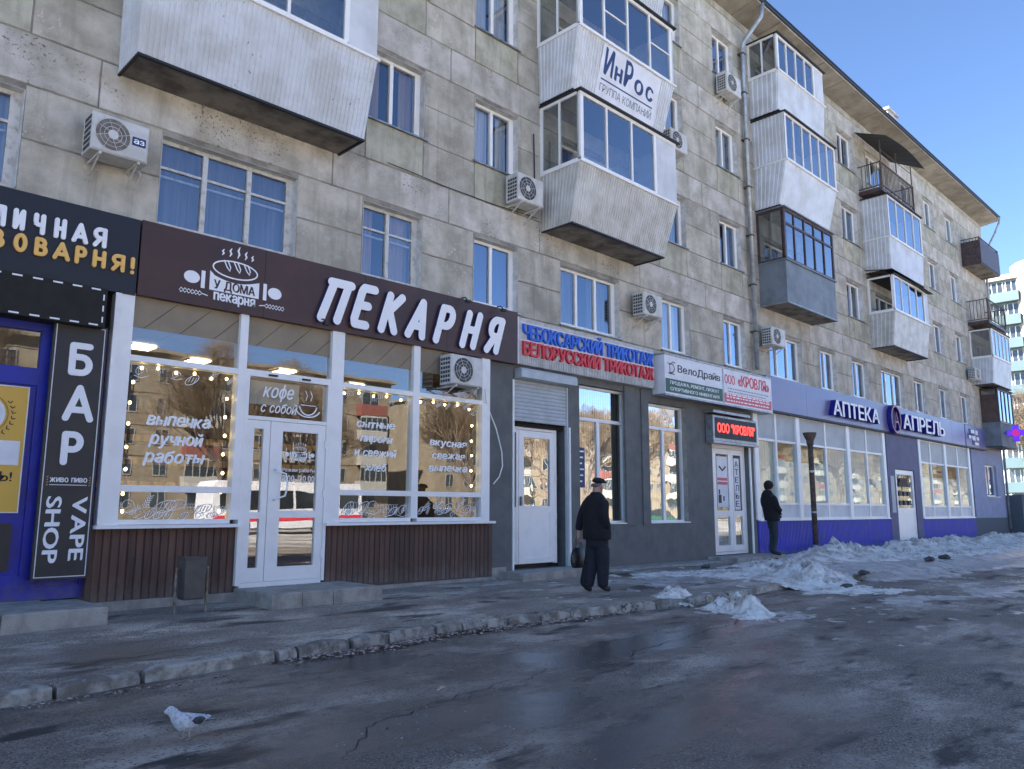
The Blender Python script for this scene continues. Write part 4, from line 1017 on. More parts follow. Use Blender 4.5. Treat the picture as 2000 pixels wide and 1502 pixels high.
# interior
mb = MB(); mb.box(3.15, 9.5, 4.2, 4.3, 0, 3.5); mb.box(3.05, 3.14, .35, 4.2, 0, 3.5); mb.box(9.5, 9.6, .35, 4.2, 0, 3.5); mb.build('inner_wall', m_interior, bk)
mb = MB()
for i in range(8):
    for j in range(7): mb.box(3.15 + i * .8 + .01, 3.15 + (i + 1) * .8 - .01, .0 + j * .6 + .01, (j + 1) * .6 - .01, 3.44, 3.47)
mb.build('ceiling_tile', m_tan, bk)
MB().box(3.1, 9.6, -.02, 4.3, .08, .12).build('inner_floor', m_rust_side, bk)
for n_, (x, y) in enumerate(((3.9, 1.1), (4.9, 1.6), (6.3, 1.5), (7.9, 1.9))):
    t = thing('ceiling_lamp', (x, y, 3.42), ['square lit ceiling lamp seen through the leftmost bakery window top', 'square lit ceiling lamp by the mullion left of the bakery door', 'square lit ceiling lamp right of the bakery door', 'square lit ceiling lamp behind the right bakery windows'][n_], 'lamp', 'lit ceiling lamps in the bakery')
    MB().box(x - .16, x + .16, y - .16, y + .16, 3.405, 3.425).build('diffuser', m_lamp, t)
    mb = MB(); mb.box(x - .19, x - .16, y - .19, y + .19, 3.40, 3.43); mb.box(x + .16, x + .19, y - .19, y + .19, 3.40, 3.43); mb.build('rim', m_upvc, t)
ct = thing('shop_counter', (5.6, 2.6, .12), 'brown timber counter with shelves of bread inside the bakery', 'counter')
mb = MB(); mb.box(3.6, 9.0, 2.4, 3.0, .12, 1.1); mb.build('counter_body', m_rust_side, ct)
mb = MB()
for z in (1.5, 1.9, 2.3): mb.box(3.6, 9.0, 3.9, 4.18, z, z + .03)
mb.build('shelf', m_rust_side, ct)
mb = MB()
for z in (1.53, 1.93, 2.33):
    for i in range(24): mb.cbox((3.8 + i * .22, 4.0, z + .06), .08, .09, .055)
tag(mb.build('loaf', m_letter_gold, ct), kind='stuff')
# string lights
def lights(pts, lab):
    t = thing('string_lights', pts[0], lab, 'string lights', 'strings of warm bulbs round the bakery windows')
    mb = MB(); P = []
    for a, b_ in zip(pts[:-1], pts[1:]):
        for i in range(5):
            q = Vector(a).lerp(Vector(b_), i / 5); q.z -= .02 * sin(pi * i / 5); P.append(q)
    P.append(Vector(pts[-1])); mb.tube(P, .004, 4); mb.build('cord', m_black, t)
    for p in pts:
        rings = []
        for i in range(5):
            a = pi * i / 4; rings.append([(p[0] + .021 * sin(a) * cos(k * pi / 4) + .0001 * k, p[1] + .021 * sin(a) * sin(k * pi / 4), p[2] + .024 * cos(a)) for k in range(8)])
        MB().rings(rings).build('bulb', m_bulb, t, smooth=True)
y = -.03
lights([(3.45, y, 1.15), (3.44, y, 1.36), (3.45, y, 1.66), (3.44, y, 1.93), (3.44, y, 2.22), (3.44, y, 2.48), (3.46, y, 2.74), (3.55, y, 2.93), (3.75, y, 2.95), (3.98, y, 2.92), (4.22, y, 2.94), (4.45, y, 2.90), (4.66, y, 2.92), (4.68, y, 2.65), (4.67, y, 2.40), (4.68, y, 2.15), (4.67, y, 1.90), (4.68, y, 1.65), (4.67, y, 1.40), (4.66, y, 1.15)], 'string of warm round bulbs framing the leftmost bakery window')
lights([(6.52, y, 2.92), (6.78, y, 2.95), (7.05, y, 2.93), (7.30, y, 2.95), (7.58, y, 2.92)], 'short string of bulbs along the top of the middle bakery window')
lights([(7.98, y, 2.93), (8.25, y, 2.95), (8.5, y, 2.93), (8.78, y, 2.95), (9.05, y, 2.90), (9.12, y, 2.62), (9.11, y, 2.35), (9.12, y, 2.10), (9.11, y, 1.84), (9.12, y, 1.58)], 'string of bulbs along the top and right side of the rightmost bakery window')

# ---- grey rendered shopfront
gs = thing('grey_shopfront', (14, 0, 0), 'dark grey rendered ground floor front with a shuttered white door and two tall windows', 'shopfront')
mb = MB(); y0, y1 = .0, .35
def gw(x0, x1, z0, z1, y=0.0): mb.box(x0, x1, y, .35, z0, z1)
gw(9.44, 10.12, -.2, 3.9, -.05); gw(10.12, 11.70, 3.60, 3.9, .0); gw(11.70, 12.04, -.2, 3.9); gw(12.04, 13.64, -.2, .90); gw(12.04, 13.64, 3.70, 3.9)
gw(13.64, 14.40, -.2, 3.9); gw(14.40, 15.90, -.2, .90); gw(14.40, 15.90, 3.55, 3.9); gw(15.90, 17.0, -.2, 3.9); gw(17.0, 18.75, 2.86, 3.9); gw(17.0, 18.75, -.2, .06); gw(18.75, 19.06, -.2, 3.9)
gw(10.12, 11.7, -.2, .1)
mb.build('wall', m_grey_wall, gs)
mb = MB(); mb.box(13.5, 13.86, -.035, -.002, .86, 3.82); mb.box(14.10, 14.36, -.034, -.002, .86, 3.82); mb.build('pilaster', m_grey_wall, gs)
MB().box(9.4, 9.9, -.10, -.052, .0, .18).build('stub', m_concrete, gs)
mb = MB(); mb.box(11.70, 11.735, -.03, .0, .1, 2.78); mb.box(10.09, 10.125, -.075, -.05, .1, 3.55); mb.build('corner_bead', m_upvc, gs)
for (x0, x1, z0, z1, mxs) in ((12.04, 13.64, .90, 3.70, 12.78), (14.40, 15.90, .90, 3.55, 15.12)):
    mb = MB(); frame_rect(mb, x0, x1, z0, z1, .16, .05, .07); mb.box(x0 + .05, x1 - .05, .13, .19, 2.98, 3.05); mb.box(mxs - .045, mxs + .045, .128, .192, z0 + .05, 2.98)
    fr = mb.build('window', m_upvc, gs)
    pane(x0 + .05, x1 - .05, 3.05, z1 - .05, .16, m_glass_mirror, fr); pane(x0 + .05, mxs - .045, z0 + .05, 2.98, .16, m_glass_mirror, fr); pane(mxs + .045, x1 - .05, z0 + .05, 2.98, .16, m_glass_mirror, fr)
    MB().box(x0 - .01, x1 + .02, -.03, .128, z0 - .012, z0 + .012).build('sill', m_upvc, fr)
    MB().box(x1 - .008, x1 - .002, .005, .125, z0 + .012, z1).build('reveal', m_concrete, fr)  # paler lining added so the shaded jamb reads lighter
    mb = MB(); n = 22
    for i in range(n): mb.box(x0 + (x1 - x0) * i / n + .01, x0 + (x1 - x0) * (i + 1) / n - .008, .32, .325, z0, z1)
    mb.build('blind', m_blind, fr)
mb = MB(); mb.box(12.06, 12.33, .118, .123, 1.62, 2.42); st = mb.build('notice', m_navyt, gs, label='narrow navy notice with white lines in the first tall window')
mb = MB()
for i in range(6): mb.box(12.09, 12.30 - .03 * (i % 3), .1145, .118, 2.33 - i * .12, 2.36 - i * .12)
mb.build('printed_line', m_print, st)
# shutter and door
sb = MB(); sb.prism([(-.20, 3.60), (-.20, 3.74), (-.17, 3.78), (-.002, 3.78), (-.002, 3.585)], 10.19, 11.76, plane='yz'); sb.build('shutter_box', m_shutter, gs)
for i in range(11):
    z = 2.81 + i * .071; MB().prism([(.03, z), (.018, z + .02), (.018, z + .05), (.03, z + .069), (.05, z + .069), (.05, z)], 10.16, 11.66, plane='yz').build('shutter_slat', m_shutter, gs)
mb = MB(); mb.box(10.13, 10.17, .0, .06, .1, 3.58); mb.box(11.655, 11.698, .0, .06, .1, 3.58); mb.build('shutter_rail', m_shutter, gs)
mb = MB(); mb.box(10.17, 11.655, .12, .34, 2.72, 2.80); mb.build('lintel_gap', m_dark, gs)
mb = MB(); yd = .16
mb.box(10.17, 10.23, yd, yd + .07, .17, 2.72); mb.box(11.46, 11.52, yd, yd + .07, .17, 2.72); mb.box(10.23, 11.46, yd, yd + .07, 2.67, 2.72)
mb.build('door_frame', m_upvc, gs)
mb = MB(); frame_rect(mb, 10.235, 10.455, .19, 2.66, yd + .02, .055, .06); mb.box(10.29, 10.40, yd, yd + .04, .25, 1.16); mb.box(10.29, 10.40, yd, yd + .04, 1.16, 1.22)
d1 = mb.build('door_leaf', m_upvc, gs, label='narrow leaf of the white door under the shutter'); pane(10.29, 10.40, 1.22, 2.60, yd + .02, m_glass_mirror, d1)
mb = MB(); mb.box(10.465, 10.60, yd - .01, yd + .05, .19, 2.66); mb.box(11.32, 11.455, yd - .01, yd + .05, .19, 2.66); mb.box(10.60, 11.32, yd - .009, yd + .049, 2.53, 2.66)
mb.box(10.60, 11.32, yd - .009, yd + .049, 1.13, 1.25); mb.box(10.60, 11.32, yd - .009, yd + .049, .19, .30); mb.box(10.60, 11.32, yd + .005, yd + .04, .30, 1.13)
d2 = mb.build('door_leaf', m_upvc, gs, label='wide leaf of the white door under the shutter'); pane(10.60, 11.32, 1.25, 2.53, yd + .02, m_glass_mirror, d2)
for z in (.45, 1.0, 1.75, 2.3): MB().box(11.45, 11.49, yd - .03, yd - .0105, z, z + .10).build('hinge', m_upvc, d2)
MB().box(10.49, 10.52, yd - .05, yd - .0105, 1.25, 1.42).build('handle', m_steel, d2)
MB().box(10.12, 11.7, .30, .34, .1, 2.8).build('inner_wall', m_room, gs)
# roofing office door
mb = MB(); yk = .10
mb.box(17.0, 17.10, yk, yk + .08, .10, 2.80); mb.box(18.62, 18.73, yk, yk + .08, .10, 2.80); mb.box(17.10, 18.62, yk, yk + .08, 2.70, 2.80); mb.box(17.10, 18.62, yk, yk + .08, .10, .16)
mb.build('door_frame', m_upvc, gs)
def kleaf(x0, x1, a, b_):
    mb = MB(); mb.box(x0, a, yk - .01, yk + .05, .17, 2.69); mb.box(b_, x1, yk - .01, yk + .05, .17, 2.69)
    for z0, z1 in ((.17, .32), (1.02, 1.16), (2.56, 2.69)): mb.box(a, b_, yk - .009, yk + .049, z0, z1)
    o = mb.build('door_leaf', m_upvc, gs); pane(a, b_, .32, 1.02, yk + .02, m_glass_shop, o); pane(a, b_, 1.16, 2.56, yk + .02, m_glass_pharm, o); return o
k1 = kleaf(17.11, 18.03, 17.30, 17.88); k2 = kleaf(18.04, 18.61, 18.12, 18.50)
pp = MB().box(17.34, 17.84, yk - .002, yk + .002, 1.25, 2.50).build('poster', m_signwhite, k1, label='white poster with a red band and dark sketches')
mb = MB(); mb.box(17.36, 17.82, yk - .006, yk - .003, 1.90, 1.97); mb.box(17.36, 17.82, yk - .006, yk - .003, 1.80, 1.87); mb.build('red_band', m_pink, k1)
mb = MB(); mb.box(17.38, 17.52, yk - .006, yk - .003, 1.35, 1.55); mb.box(17.40, 17.46, yk - .006, yk - .003, 1.56, 1.68); mb.box(17.60, 17.66, yk - .006, yk - .003, 1.40, 1.52); mb.tube([(17.45, yk - .005, 2.25), (17.6, yk - .005, 2.15), (17.75, yk - .005, 2.25)], .02, 5); mb.build('printed_figure', m_poster_black, k1)
MB().box(18.13, 18.49, yk - .002, yk + .002, 1.17, 2.55).build('strip', m_poster_black, k2); MB().box(18.16, 18.42, yk - .006, yk - .003, 1.19, 2.48).build('strip_face', m_signwhite, k2)
for i, ch in enumerate('АТЕЛЬЕ'): text(ch, 18.20, 18.37, 2.26 - i * .20, 2.40 - i * .20, yk - .006, m_navyt, k2, 'lettering', joined=True, depth=.001)
MB().box(17.0, 18.75, .9, .95, 0, 2.9).build('inner_wall', m_room, gs)
MB().box(17.05, 18.7, .3, .6, .1, 1.1).build('radiator_shelf', m_blind, gs)
MB().box(18.77, 18.83, -.03, 0, .02, 2.8).build('corner_bead', m_upvc, gs)

# ---- knitwear sign (slatted, raised blue and red letters)
ks = thing('knitwear_sign', (12.3, -.1, 3.85), 'white sign with raised blue letters over raised red letters above the shuttered door', 'sign')
mb = MB(); mb.box(10.12, 14.42, -.16, .02, 3.84, 4.72); mb.build('panel', m_dirtywhite, ks)
for i in range(86): MB().box(10.13 + i * .05, 10.165 + i * .05, -.172, -.16, 3.85, 4.0).build('slat', m_dirtywhite, ks)
mb = MB(); mb.box(10.12, 14.42, -.18, -.16, 4.285, 4.31); mb.box(10.2, 14.40, -.18, -.161, 4.62, 4.64); mb.box(10.10, 10.135, -.18, .0, 3.84, 4.72); mb.build('rail', m_signwhite, ks)
text('ЧЕБОКСАРСКИЙ ТРИКОТАЖ', 10.24, 14.36, 4.33, 4.585, -.16, m_bluetext, ks, off=.02, depth=.05, gap=.07)
text('БЕЛОРУССКИЙ ТРИКОТАЖ', 10.24, 14.36, 4.02, 4.265, -.16, m_red, ks, off=.02, depth=.05, gap=.07)
# ---- bike / roofing light box
vs = thing('light_box_sign', (17, -.2, 3.8), 'long white light box sign, green half then red half, above the office door', 'sign')
YV = -.34
MB().box(14.58, 19.52, YV, .02, 3.74, 4.62).build('box', m_signwhite, vs)
mb = MB(); mb.box(14.57, 19.53, YV - .015, .0, 4.62, 4.66); mb.box(14.57, 19.53, YV - .014, .0, 3.70, 3.74); mb.build('rim', m_trim, vs)
MB().box(14.60, 17.02, YV - .003, YV, 3.78, 4.09).build('green_band', m_green, vs)
MB().box(17.10, 19.48, YV - .003, YV, 3.78, 4.02).build('red_band', m_pink, vs)
text('ВелоДрайв', 15.10, 16.92, 4.27, 4.43, YV, m_poster_black, vs, off=.012, depth=.004)
mb = MB(); stroke(mb, [(14.78, 4.22), (14.78, 4.44), (14.92, 4.42), (14.97, 4.33), (14.90, 4.24), (14.78, 4.22)], .03, YV, .004); stroke(mb, [(14.70, 4.45), (14.78, 4.40), (14.90, 4.48), (15.0, 4.47)], .022, YV, .0055); stroke(mb, [(14.72, 4.21), (14.95, 4.20)], .022, YV, .007); mb.build('gear_emblem', m_poster_black, vs)
text('ПРОДАЖА, РЕМОНТ, ПРОКАТ', 14.78, 16.85, 3.97, 4.04, YV - .003, m_print, vs, 'small_lettering', joined=True, depth=.002)
text('СПОРТИВНОГО ИНВЕНТАРЯ', 14.78, 16.85, 3.83, 3.90, YV - .003, m_print, vs, 'small_lettering', joined=True, depth=.002)
text('ООО', 17.14, 17.62, 4.26, 4.47, YV, m_red, vs, off=.01, depth=.004)
text('«КРОВЛЯ»', 17.78, 19.38, 4.26, 4.52, YV, m_red, vs, off=.02, depth=.004)
mb = MB()
for r_ in range(2):
    x = 17.3
    while x < 19.2:
        l_ = random.uniform(.04, .14); mb.box(x, x + l_, YV - .003, YV, 4.06 + r_ * .075, 4.075 + r_ * .075 + .012); x += l_ + .03
mb.build('phone_line', mat('grey_print', (.3, .25, .3), .6), vs)
mb = MB()
for z in (3.83, 3.92, 3.98):
    x = 17.2
    while x < 19.3:
        l_ = random.uniform(.05, .22); mb.box(x, x + l_, YV - .006, YV - .003, z, z + .03); x += l_ + .05
mb.build('printed_line', m_print, vs)
MB().box(17.03, 17.09, YV - .004, YV, 3.75, 4.61).build('joint', m_trim, vs)
# ---- LED board
ld = thing('led_board', (17.9, -.1, 2.9), 'black running text board glowing with red letters over the office door', 'sign')
YL = -.22
mb = MB(); mb.box(16.72, 18.86, YL, -.02, 2.84, 3.45); mb.build('case', m_trim, ld)
MB().box(16.80, 18.80, YL - .004, YL, 2.90, 3.40).build('screen', m_black, ld)
mb = MB(); mb.box(16.62, 18.4, -.30, -.02, 3.50, 3.56); mb.box(16.70, 18.88, -.24, -.02, 2.78, 2.83); mb.build('bracket_rail', m_trim, ld)
ft = text('ООО "КРОВЛЯ"', 16.92, 18.72, 3.05, 3.26, YL - .004, m_ledred, ld, 'led_letter', off=.012, depth=.003)

# ---- pharmacy
ph = thing('pharmacy_shopfront', (29, 0, 0), 'pharmacy shopfront with white framed windows over a blue corrugated plinth and a violet doorway', 'shopfront')
mb = MB(); mb.box(19.06, 28.15, -.02, .3, -.2, .90); mb.box(31.0, 38.1, -.02, .3, -.2, .88); mb.build('plinth_backing', m_bluecorr, ph)
def plinth(x0, x1, z1):
    mb = MB(); corr(mb, (x0, -.03, -.02), (x1, -.03, -.02), (x0, -.03, z1), (x1, -.03, z1), .085, .02, (0, -1, 0)); return mb.build('plinth_sheet', m_bluecorr, ph)
for a, b_ in ((19.06, 21.9), (21.9, 25.0), (25.0, 28.15), (31.2, 34.4), (34.4, 37.6)): plinth(a, b_, .89)
def bays(xs, zb, zl, zt, zz, wide):
    mb = MB()
    for x in xs:
        ww = .11 if x in wide else .045; mb.box(x - ww, x + ww, -.02 - (.03 if x in wide else 0), .08, zb, zz)
    for a, b_ in zip(xs[:-1], xs[1:]):
        wa = .11 if a in wide else .045; wb = .11 if b_ in wide else .045
        for z0, z1 in ((zb, zb + .05), (zl, zl + .06), (zt, zt + .06), (zz - .05, zz)): mb.box(a + wa, b_ - wb, -.015, .07, z0, z1)
    fr = mb.build('window_frame', m_upvc, ph)
    for a, b_ in zip(xs[:-1], xs[1:]):
        wa = .11 if a in wide else .045; wb = .11 if b_ in wide else .045
        MB().box(a + wa, b_ - wb, .01, .03, zb + .05, zl).build('lower_panel', m_panel, ph)
        MB().box(a + wa, b_ - wb, .01, .03, zt + .06, zz - .05).build('upper_panel', m_film, ph)
        pane(a + wa, b_ - wb, zl + .06, zt, .02, m_glass_pharm, ph)
        mb = MB(); mb.box(a + wa, b_ - wb, .07, .08, zl, zt - (.0 if (int(a * 7) % 3) else .5)); mb.build('blind', m_blind, ph)
    MB().box(xs[0] - .05, xs[-1] + .1, -.09, -.016, zb - .035, zb).build('sill', m_upvc, ph)
bays([19.12, 20.28, 21.55, 23.40, 25.0, 26.5, 27.95], .93, 1.32, 3.02, 3.84, {19.12, 21.55, 25.0, 27.95})
bays([31.4, 32.65, 34.3, 35.9, 37.4], .90, 1.30, 2.92, 3.80, {31.4, 34.3, 37.4})
mb = MB(); mb.box(28.12, 28.78, -.06, .3, -.2, 3.84); mb.box(30.62, 31.2, -.06, .3, -.2, 3.84); mb.box(28.78, 30.62, -.06, .3, 2.60, 3.84); mb.build('portal', m_lilac_wall, ph)
mb = MB(); frame_rect(mb, 28.80, 30.60, .16, 2.58, .0, .16, .06); mb.box(28.96, 30.44, -.028, .028, 1.16, 1.26); mb.box(28.96, 30.44, -.02, .02, .32, 1.16)
dr = mb.build('door', m_upvc, ph, label='white pharmacy door with stickers on its glass'); pane(28.96, 30.44, 1.26, 2.42, .0, m_glass_pharm, dr)
mb = MB()
for i in range(9): mb.box(29.1 + (i % 3) * .42, 29.36 + (i % 3) * .42, -.034, -.031, 1.36 + (i // 3) * .32, 1.52 + (i // 3) * .32)
mb.build('sticker', m_poster_black, dr); MB().box(29.2, 29.9, -.04, -.036, 2.0, 2.3).build('sticker', m_rust_side, dr)
MB().box(28.3, 28.62, -.068, -.061, 1.1, 2.35).build('notice', m_film, ph)
MB().box(19.1, 38, .6, .65, 0, 3.84).build('inner_wall', m_room, ph)
mb = MB(); mb.box(37.9, 39.75, .0, .3, .86, 3.9); mb.box(39.75, 41.5, 0, .3, .86, 1.80); mb.box(39.75, 41.5, 0, .3, 3.20, 3.9); mb.box(41.5, XR - .02, 0, .3, .86, 3.9); mb.build('end_wall', m_paleblue, ph)
mb = MB(); mb.box(37.65, XR - .02, -.03, .3, -.2, .86); mb.build('end_plinth', m_grey_plinth, ph)
mb = MB(); frame_rect(mb, 39.75, 41.5, 1.80, 3.20, .14, .07, .07); mb.box(40.55, 40.65, .11, .17, 1.87, 3.13); fr = mb.build('window', m_upvc, ph)
pane(39.82, 40.55, 1.87, 3.13, .14, m_glass_up, fr); pane(40.65, 41.43, 1.87, 3.13, .14, m_glass_up, fr); MB().box(39.65, 41.6, -.08, .10, 1.77, 1.80).build('sill', m_upvc, fr)
MB().box(39.75, 41.5, .28, .3, 1.8, 3.2).build('curtain', m_curtain, fr)
# pharmacy fascia
pf = thing('pharmacy_sign', (29, -.1, 3.9), 'long lilac pharmacy fascia with white three dimensional letters', 'sign')
xs = [19.62, 22.0, 24.6, 27.2, 29.8, 32.4, 35.0, 36.75]
for a, b_ in zip(xs[:-1], xs[1:]): MB().box(a + .004, b_ - .004, -.15, .02, 3.86, 4.78).build('panel', m_lilac, pf)
MB().box(36.8, 39.7, -.15, .02, 3.86, 4.76).build('panel', m_lilac, pf, label='short end panel with small white print')
MB().box(36.74, 36.82, -.16, .02, 3.85, 4.78).build('joint', m_navyt, pf)
mb = MB(); mb.box(19.6, 39.72, -.16, .02, 3.80, 3.855); mb.build('bottom_rail', m_black, pf)
m_ledblue = mat('deep_blue_side', (.012, .015, .22), .4)
def deep(s, x0, x1, z0, z1):
    b_ = text(s, x0, x1, z0, z1, -.15, m_ledblue, pf, 'letter_side', off=.022, depth=.16); f_ = text(s, x0, x1, z0, z1, -.311, m_letter, pf, 'letter', off=.018, depth=.006)
deep('АПТЕКА', 23.45, 27.0, 4.02, 4.46)
deep('АПРЕЛЬ', 29.2, 33.6, 4.02, 4.52)
mb = MB(); stroke(mb, [(28.55 + .42 * cos(t * pi / 12), 4.30 + .46 * sin(t * pi / 12)) for t in range(24)], .085, -.15, .16, closed=True)
for i in range(24):
    a, b_ = i * pi / 12, (i + 1) * pi / 12
    mb.add([(28.55 + .46 * cos(a), -.15, 4.30 + .5 * sin(a)), (28.55 + .46 * cos(b_), -.15, 4.30 + .5 * sin(b_)), (28.55 + .46 * cos(b_), -.305, 4.30 + .5 * sin(b_)), (28.55 + .46 * cos(a), -.305, 4.30 + .5 * sin(a))], [(0, 1, 2, 3)])
mb.build('emblem_side', m_ledblue, pf)
mb = MB(); stroke(mb, [(28.55 + .42 * cos(t * pi / 12), 4.30 + .46 * sin(t * pi / 12)) for t in range(24)], .05, -.15, .165, closed=True); stroke(mb, [(28.40, 4.0), (28.55, 4.55), (28.78, 4.0)], .06, -.15, .168); stroke(mb, [(28.45, 4.2), (28.70, 4.2)], .05, -.15, .17)
mb.build('emblem', mat('copper_letter', (.50, .22, .2), .5), pf)
mb = MB(); mb.box(37.3, 37.9, -.165, -.15, 4.35, 4.62); mb.box(37.1, 37.45, -.165, -.15, 4.2, 4.42); mb.box(37.7, 38.0, -.166, -.15, 3.95, 4.2); mb.build('blue_mark', m_navyt, pf)
mb = MB()
for (a, b_, z0, z1) in ((37.55, 38.0, 4.45, 4.6), (38.2, 38.5, 4.42, 4.6), (37.2, 37.5, 4.2, 4.34), (37.7, 38.1, 4.15, 4.34), (38.3, 38.6, 4.18, 4.32), (38.0, 38.5, 3.96, 4.08)): mb.box(a, b_, -.175, -.151, z0, z1)
mb.build('white_mark', m_letter, pf)
# pharmacy cross, projecting
pc = thing('pharmacy_cross', (40.4, -.2, 4.6), 'lit blue pharmacy cross with a dark red centre projecting from the wall', 'sign')
cx, cy, cz = 40.45, -1.18, 4.58; s = .62
cr_ = [(-.2, .6), (.2, .6), (.2, .2), (.6, .2), (.6, -.2), (.2, -.2), (.2, -.6), (-.2, -.6), (-.2, -.2), (-.6, -.2), (-.6, .2), (-.2, .2)]
MB().prism([(cy + a * s, cz + b_ * s) for a, b_ in cr_], cx - .06, cx + .06, plane='yz').build('case', m_ledblue, pc)
for sx in (-1, 1):
    MB().prism([(cy + a * s * .93, cz + b_ * s * .93) for a, b_ in cr_], cx + sx * .061, cx + sx * .066, plane='yz').build('led_face', m_crossblue, pc)
    MB().prism([(cy + a * .14, cz + b_ * .14) for a, b_ in ((-1, -.4), (-1, .4), (-.4, 1), (.4, 1), (1, .4), (1, -.4), (.4, -1), (-.4, -1))], cx + sx * .067, cx + sx * .071, plane='yz').build('led_centre', m_crossred, pc)
MB().tube([(cx, .05, 4.6), (cx, cy + .3, 4.6)], .025, 6).build('bracket', m_railing, pc)

# ================================================================== AIR CONDITIONERS
def ac(x, z, label, w_=.72, h=.50, dep=.30, y=-.10, fan=.28, grille=m_acdark, side=True, fanside=-1, basket=False):
    t = thing('air_conditioner', (x, y, z), label, 'air conditioner', 'air conditioner outdoor units on the facade')
    y0 = y - dep
    mb = MB(); rr = .02
    mb.prism([(x, z), (x, z + h), (x + w_, z + h), (x + w_, z)], y0 + .02, y)
    mb.add([(x, y0 + .02, z), (x + w_, y0 + .02, z), (x + w_, y0 + .02, z + h), (x, y0 + .02, z + h), (x + rr, y0, z + rr), (x + w_ - rr, y0, z + rr), (x + w_ - rr, y0, z + h - rr), (x + rr, y0, z + h - rr)], [(4, 5, 6, 7), (0, 1, 5, 4), (1, 2, 6, 5), (2, 3, 7, 6), (3, 0, 4, 7)])
    bd = mb.build('casing', m_acwhite, t)
    fx = x + w_ * (.36 if fanside < 0 else .62); fz = z + h * .5; R = h * .42
    mb = MB(); mb.add([(fx + R * cos(k * pi / 12), y0 - .002, fz + R * sin(k * pi / 12)) for k in range(24)], [tuple(range(24))]); mb.build('fan_opening', grille, t)
    mb = MB()
    for rr_ in (R, R * .75, R * .5):
        mb.tube([(fx + rr_ * cos(k * pi / 10), y0 - .006, fz + rr_ * sin(k * pi / 10)) for k in range(21)], .004, 4, False)
    for k in range(8): mb.tube([(fx + .05 * cos(k * pi / 4), y0 - .006, fz + .05 * sin(k * pi / 4)), (fx + R * cos(k * pi / 4 + .3), y0 - .006, fz + R * sin(k * pi / 4 + .3))], .004, 3, False)
    mb.build('fan_guard', m_acwhite, t)
    mb = MB(); mb.add([(fx + .06 * cos(k * pi / 8), y0 - .012, fz + .06 * sin(k * pi / 8)) for k in range(16)], [tuple(range(16))]); mb.build('hub', m_acwhite, t)
    mb = MB()
    for i in range(4):
        for j in range(6): mb.box(x - .006, x - .001, y0 + .05 + i * .062, y0 + .095 + i * .062, z + .04 + j * .073, z + .085 + j * .073)
    tag(mb.build('side_grille', m_acdark, t), kind='stuff')
    for xx in (x + .10, x + w_ - .12):
        mb = MB(); mb.box(xx, xx + .03, y0 + .01, .02, z - .035, z - .005); mb.tube([(xx + .015, 0, z - .25), (xx + .015, y0 + .06, z - .03)], .012, 4)
        mb.build('bracket', m_upvc_old, t)
    MB().tube([(x + w_ - .03, y + .0, z + .1), (x + w_ + .05, y + .03, z - .02), (x + w_ + .03, .02, z - .12)], .015, 5).build('pipe', m_acwhite, t)
    return t
t = ac(2.63, 5.43, 'air conditioner with a brown grille and blue badge left of the old three pane window', .66, .48, .34, grille=m_acbrown)
MB().box(3.09, 3.25, -.446, -.441, 5.62, 5.73).build('badge', m_navyt, t); text('аз', 3.11, 3.23, 5.645, 5.70, -.4465, m_print, t, 'badge_lettering', joined=True, depth=.001, cap=.53, off=.02)
ac(9.86, 6.88, 'air conditioner tucked against the lower flared balcony', .68, .54, .34)
ac(13.78, 5.40, 'white air conditioner above the knitwear sign', .70, .50, .30)
ac(19.60, 5.60, 'air conditioner beside the downpipe above the lilac fascia', .78, .50, .30)
ac(8.25, 3.22, 'air conditioner hanging in front of the bakery glass under the fascia', .70, .50, .30, y=-.20)
ac(15.05, 9.70, 'air conditioner on the wall right of the name board balcony', .70, .50, .30)
ac(17.75, 12.25, 'weathered air conditioner under the topmost windows left of the downpipe', .75, .55, .32)
ac(38.15, 6.85, 'air conditioner in a cage beside the corner balconies', .80, .50, .30)
# hanging white cable
cb_ = MB(); cb_.tube([(9.18, -.30, 3.25), (9.35, -.16, 3.0), (9.62, -.12, 2.6), (9.78, -.10, 2.2), (9.80, -.10, 1.95), (9.72, -.10, 1.75), (9.55, -.13, 1.62)], .012, 6)
tag(cb_.build('cable', m_upvc, None, smooth=True), 'loose white cable hanging in a curve beside the bakery window', 'cable')

# ================================================================== STEPS, BIN, POST
def step(x0, x1, y0, y1, z1, z0, label, splits, name='entrance_step'):
    t = thing(name, ((x0 + x1) / 2, (y0 + y1) / 2, z0), label, 'step')
    xs = [x0] + splits + [x1]
    for a, b in zip(xs[:-1], xs[1:]):
        mb = MB(); r = lambda: random.uniform(-.006, .006); a_ = a + .006; b_ = b - .006; c = .014
        lo = [(a_ + r(), y0 + r(), z0 - .15), (b_ + r(), y0 + r(), z0 - .15), (b_, y1, z0 - .15), (a_, y1, z0 - .15)]
        md = [(a_, y0 + r(), z1 - c), (b_, y0 + r(), z1 - c), (b_, y1, z1 - c), (a_, y1, z1 - c)]
        tp = [(a_ + c, y0 + c, z1 + r() * .3), (b_ - c, y0 + c, z1 + r() * .3), (b_ - c, y1, z1), (a_ + c, y1, z1)]
        mb.rings([lo, md, tp]); mb.build('slab', m_step, t)
    return t
step(4.88, 6.52, -1.15, -.11, .150, -.03, 'low concrete step under the white bakery door', [5.30, 5.75])
step(-1.5, 3.04, -1.08, -.02, .150, -.03, 'long low concrete step below the blue bar front', [.6, 2.05])
step(9.72, 12.0, -.70, -.06, .11, -.02, 'low concrete step under the shuttered white door', [10.75])
step(16.6, 19.0, -.78, -.02, .09, -.02, 'thin concrete step before the roofing office door', [17.8])
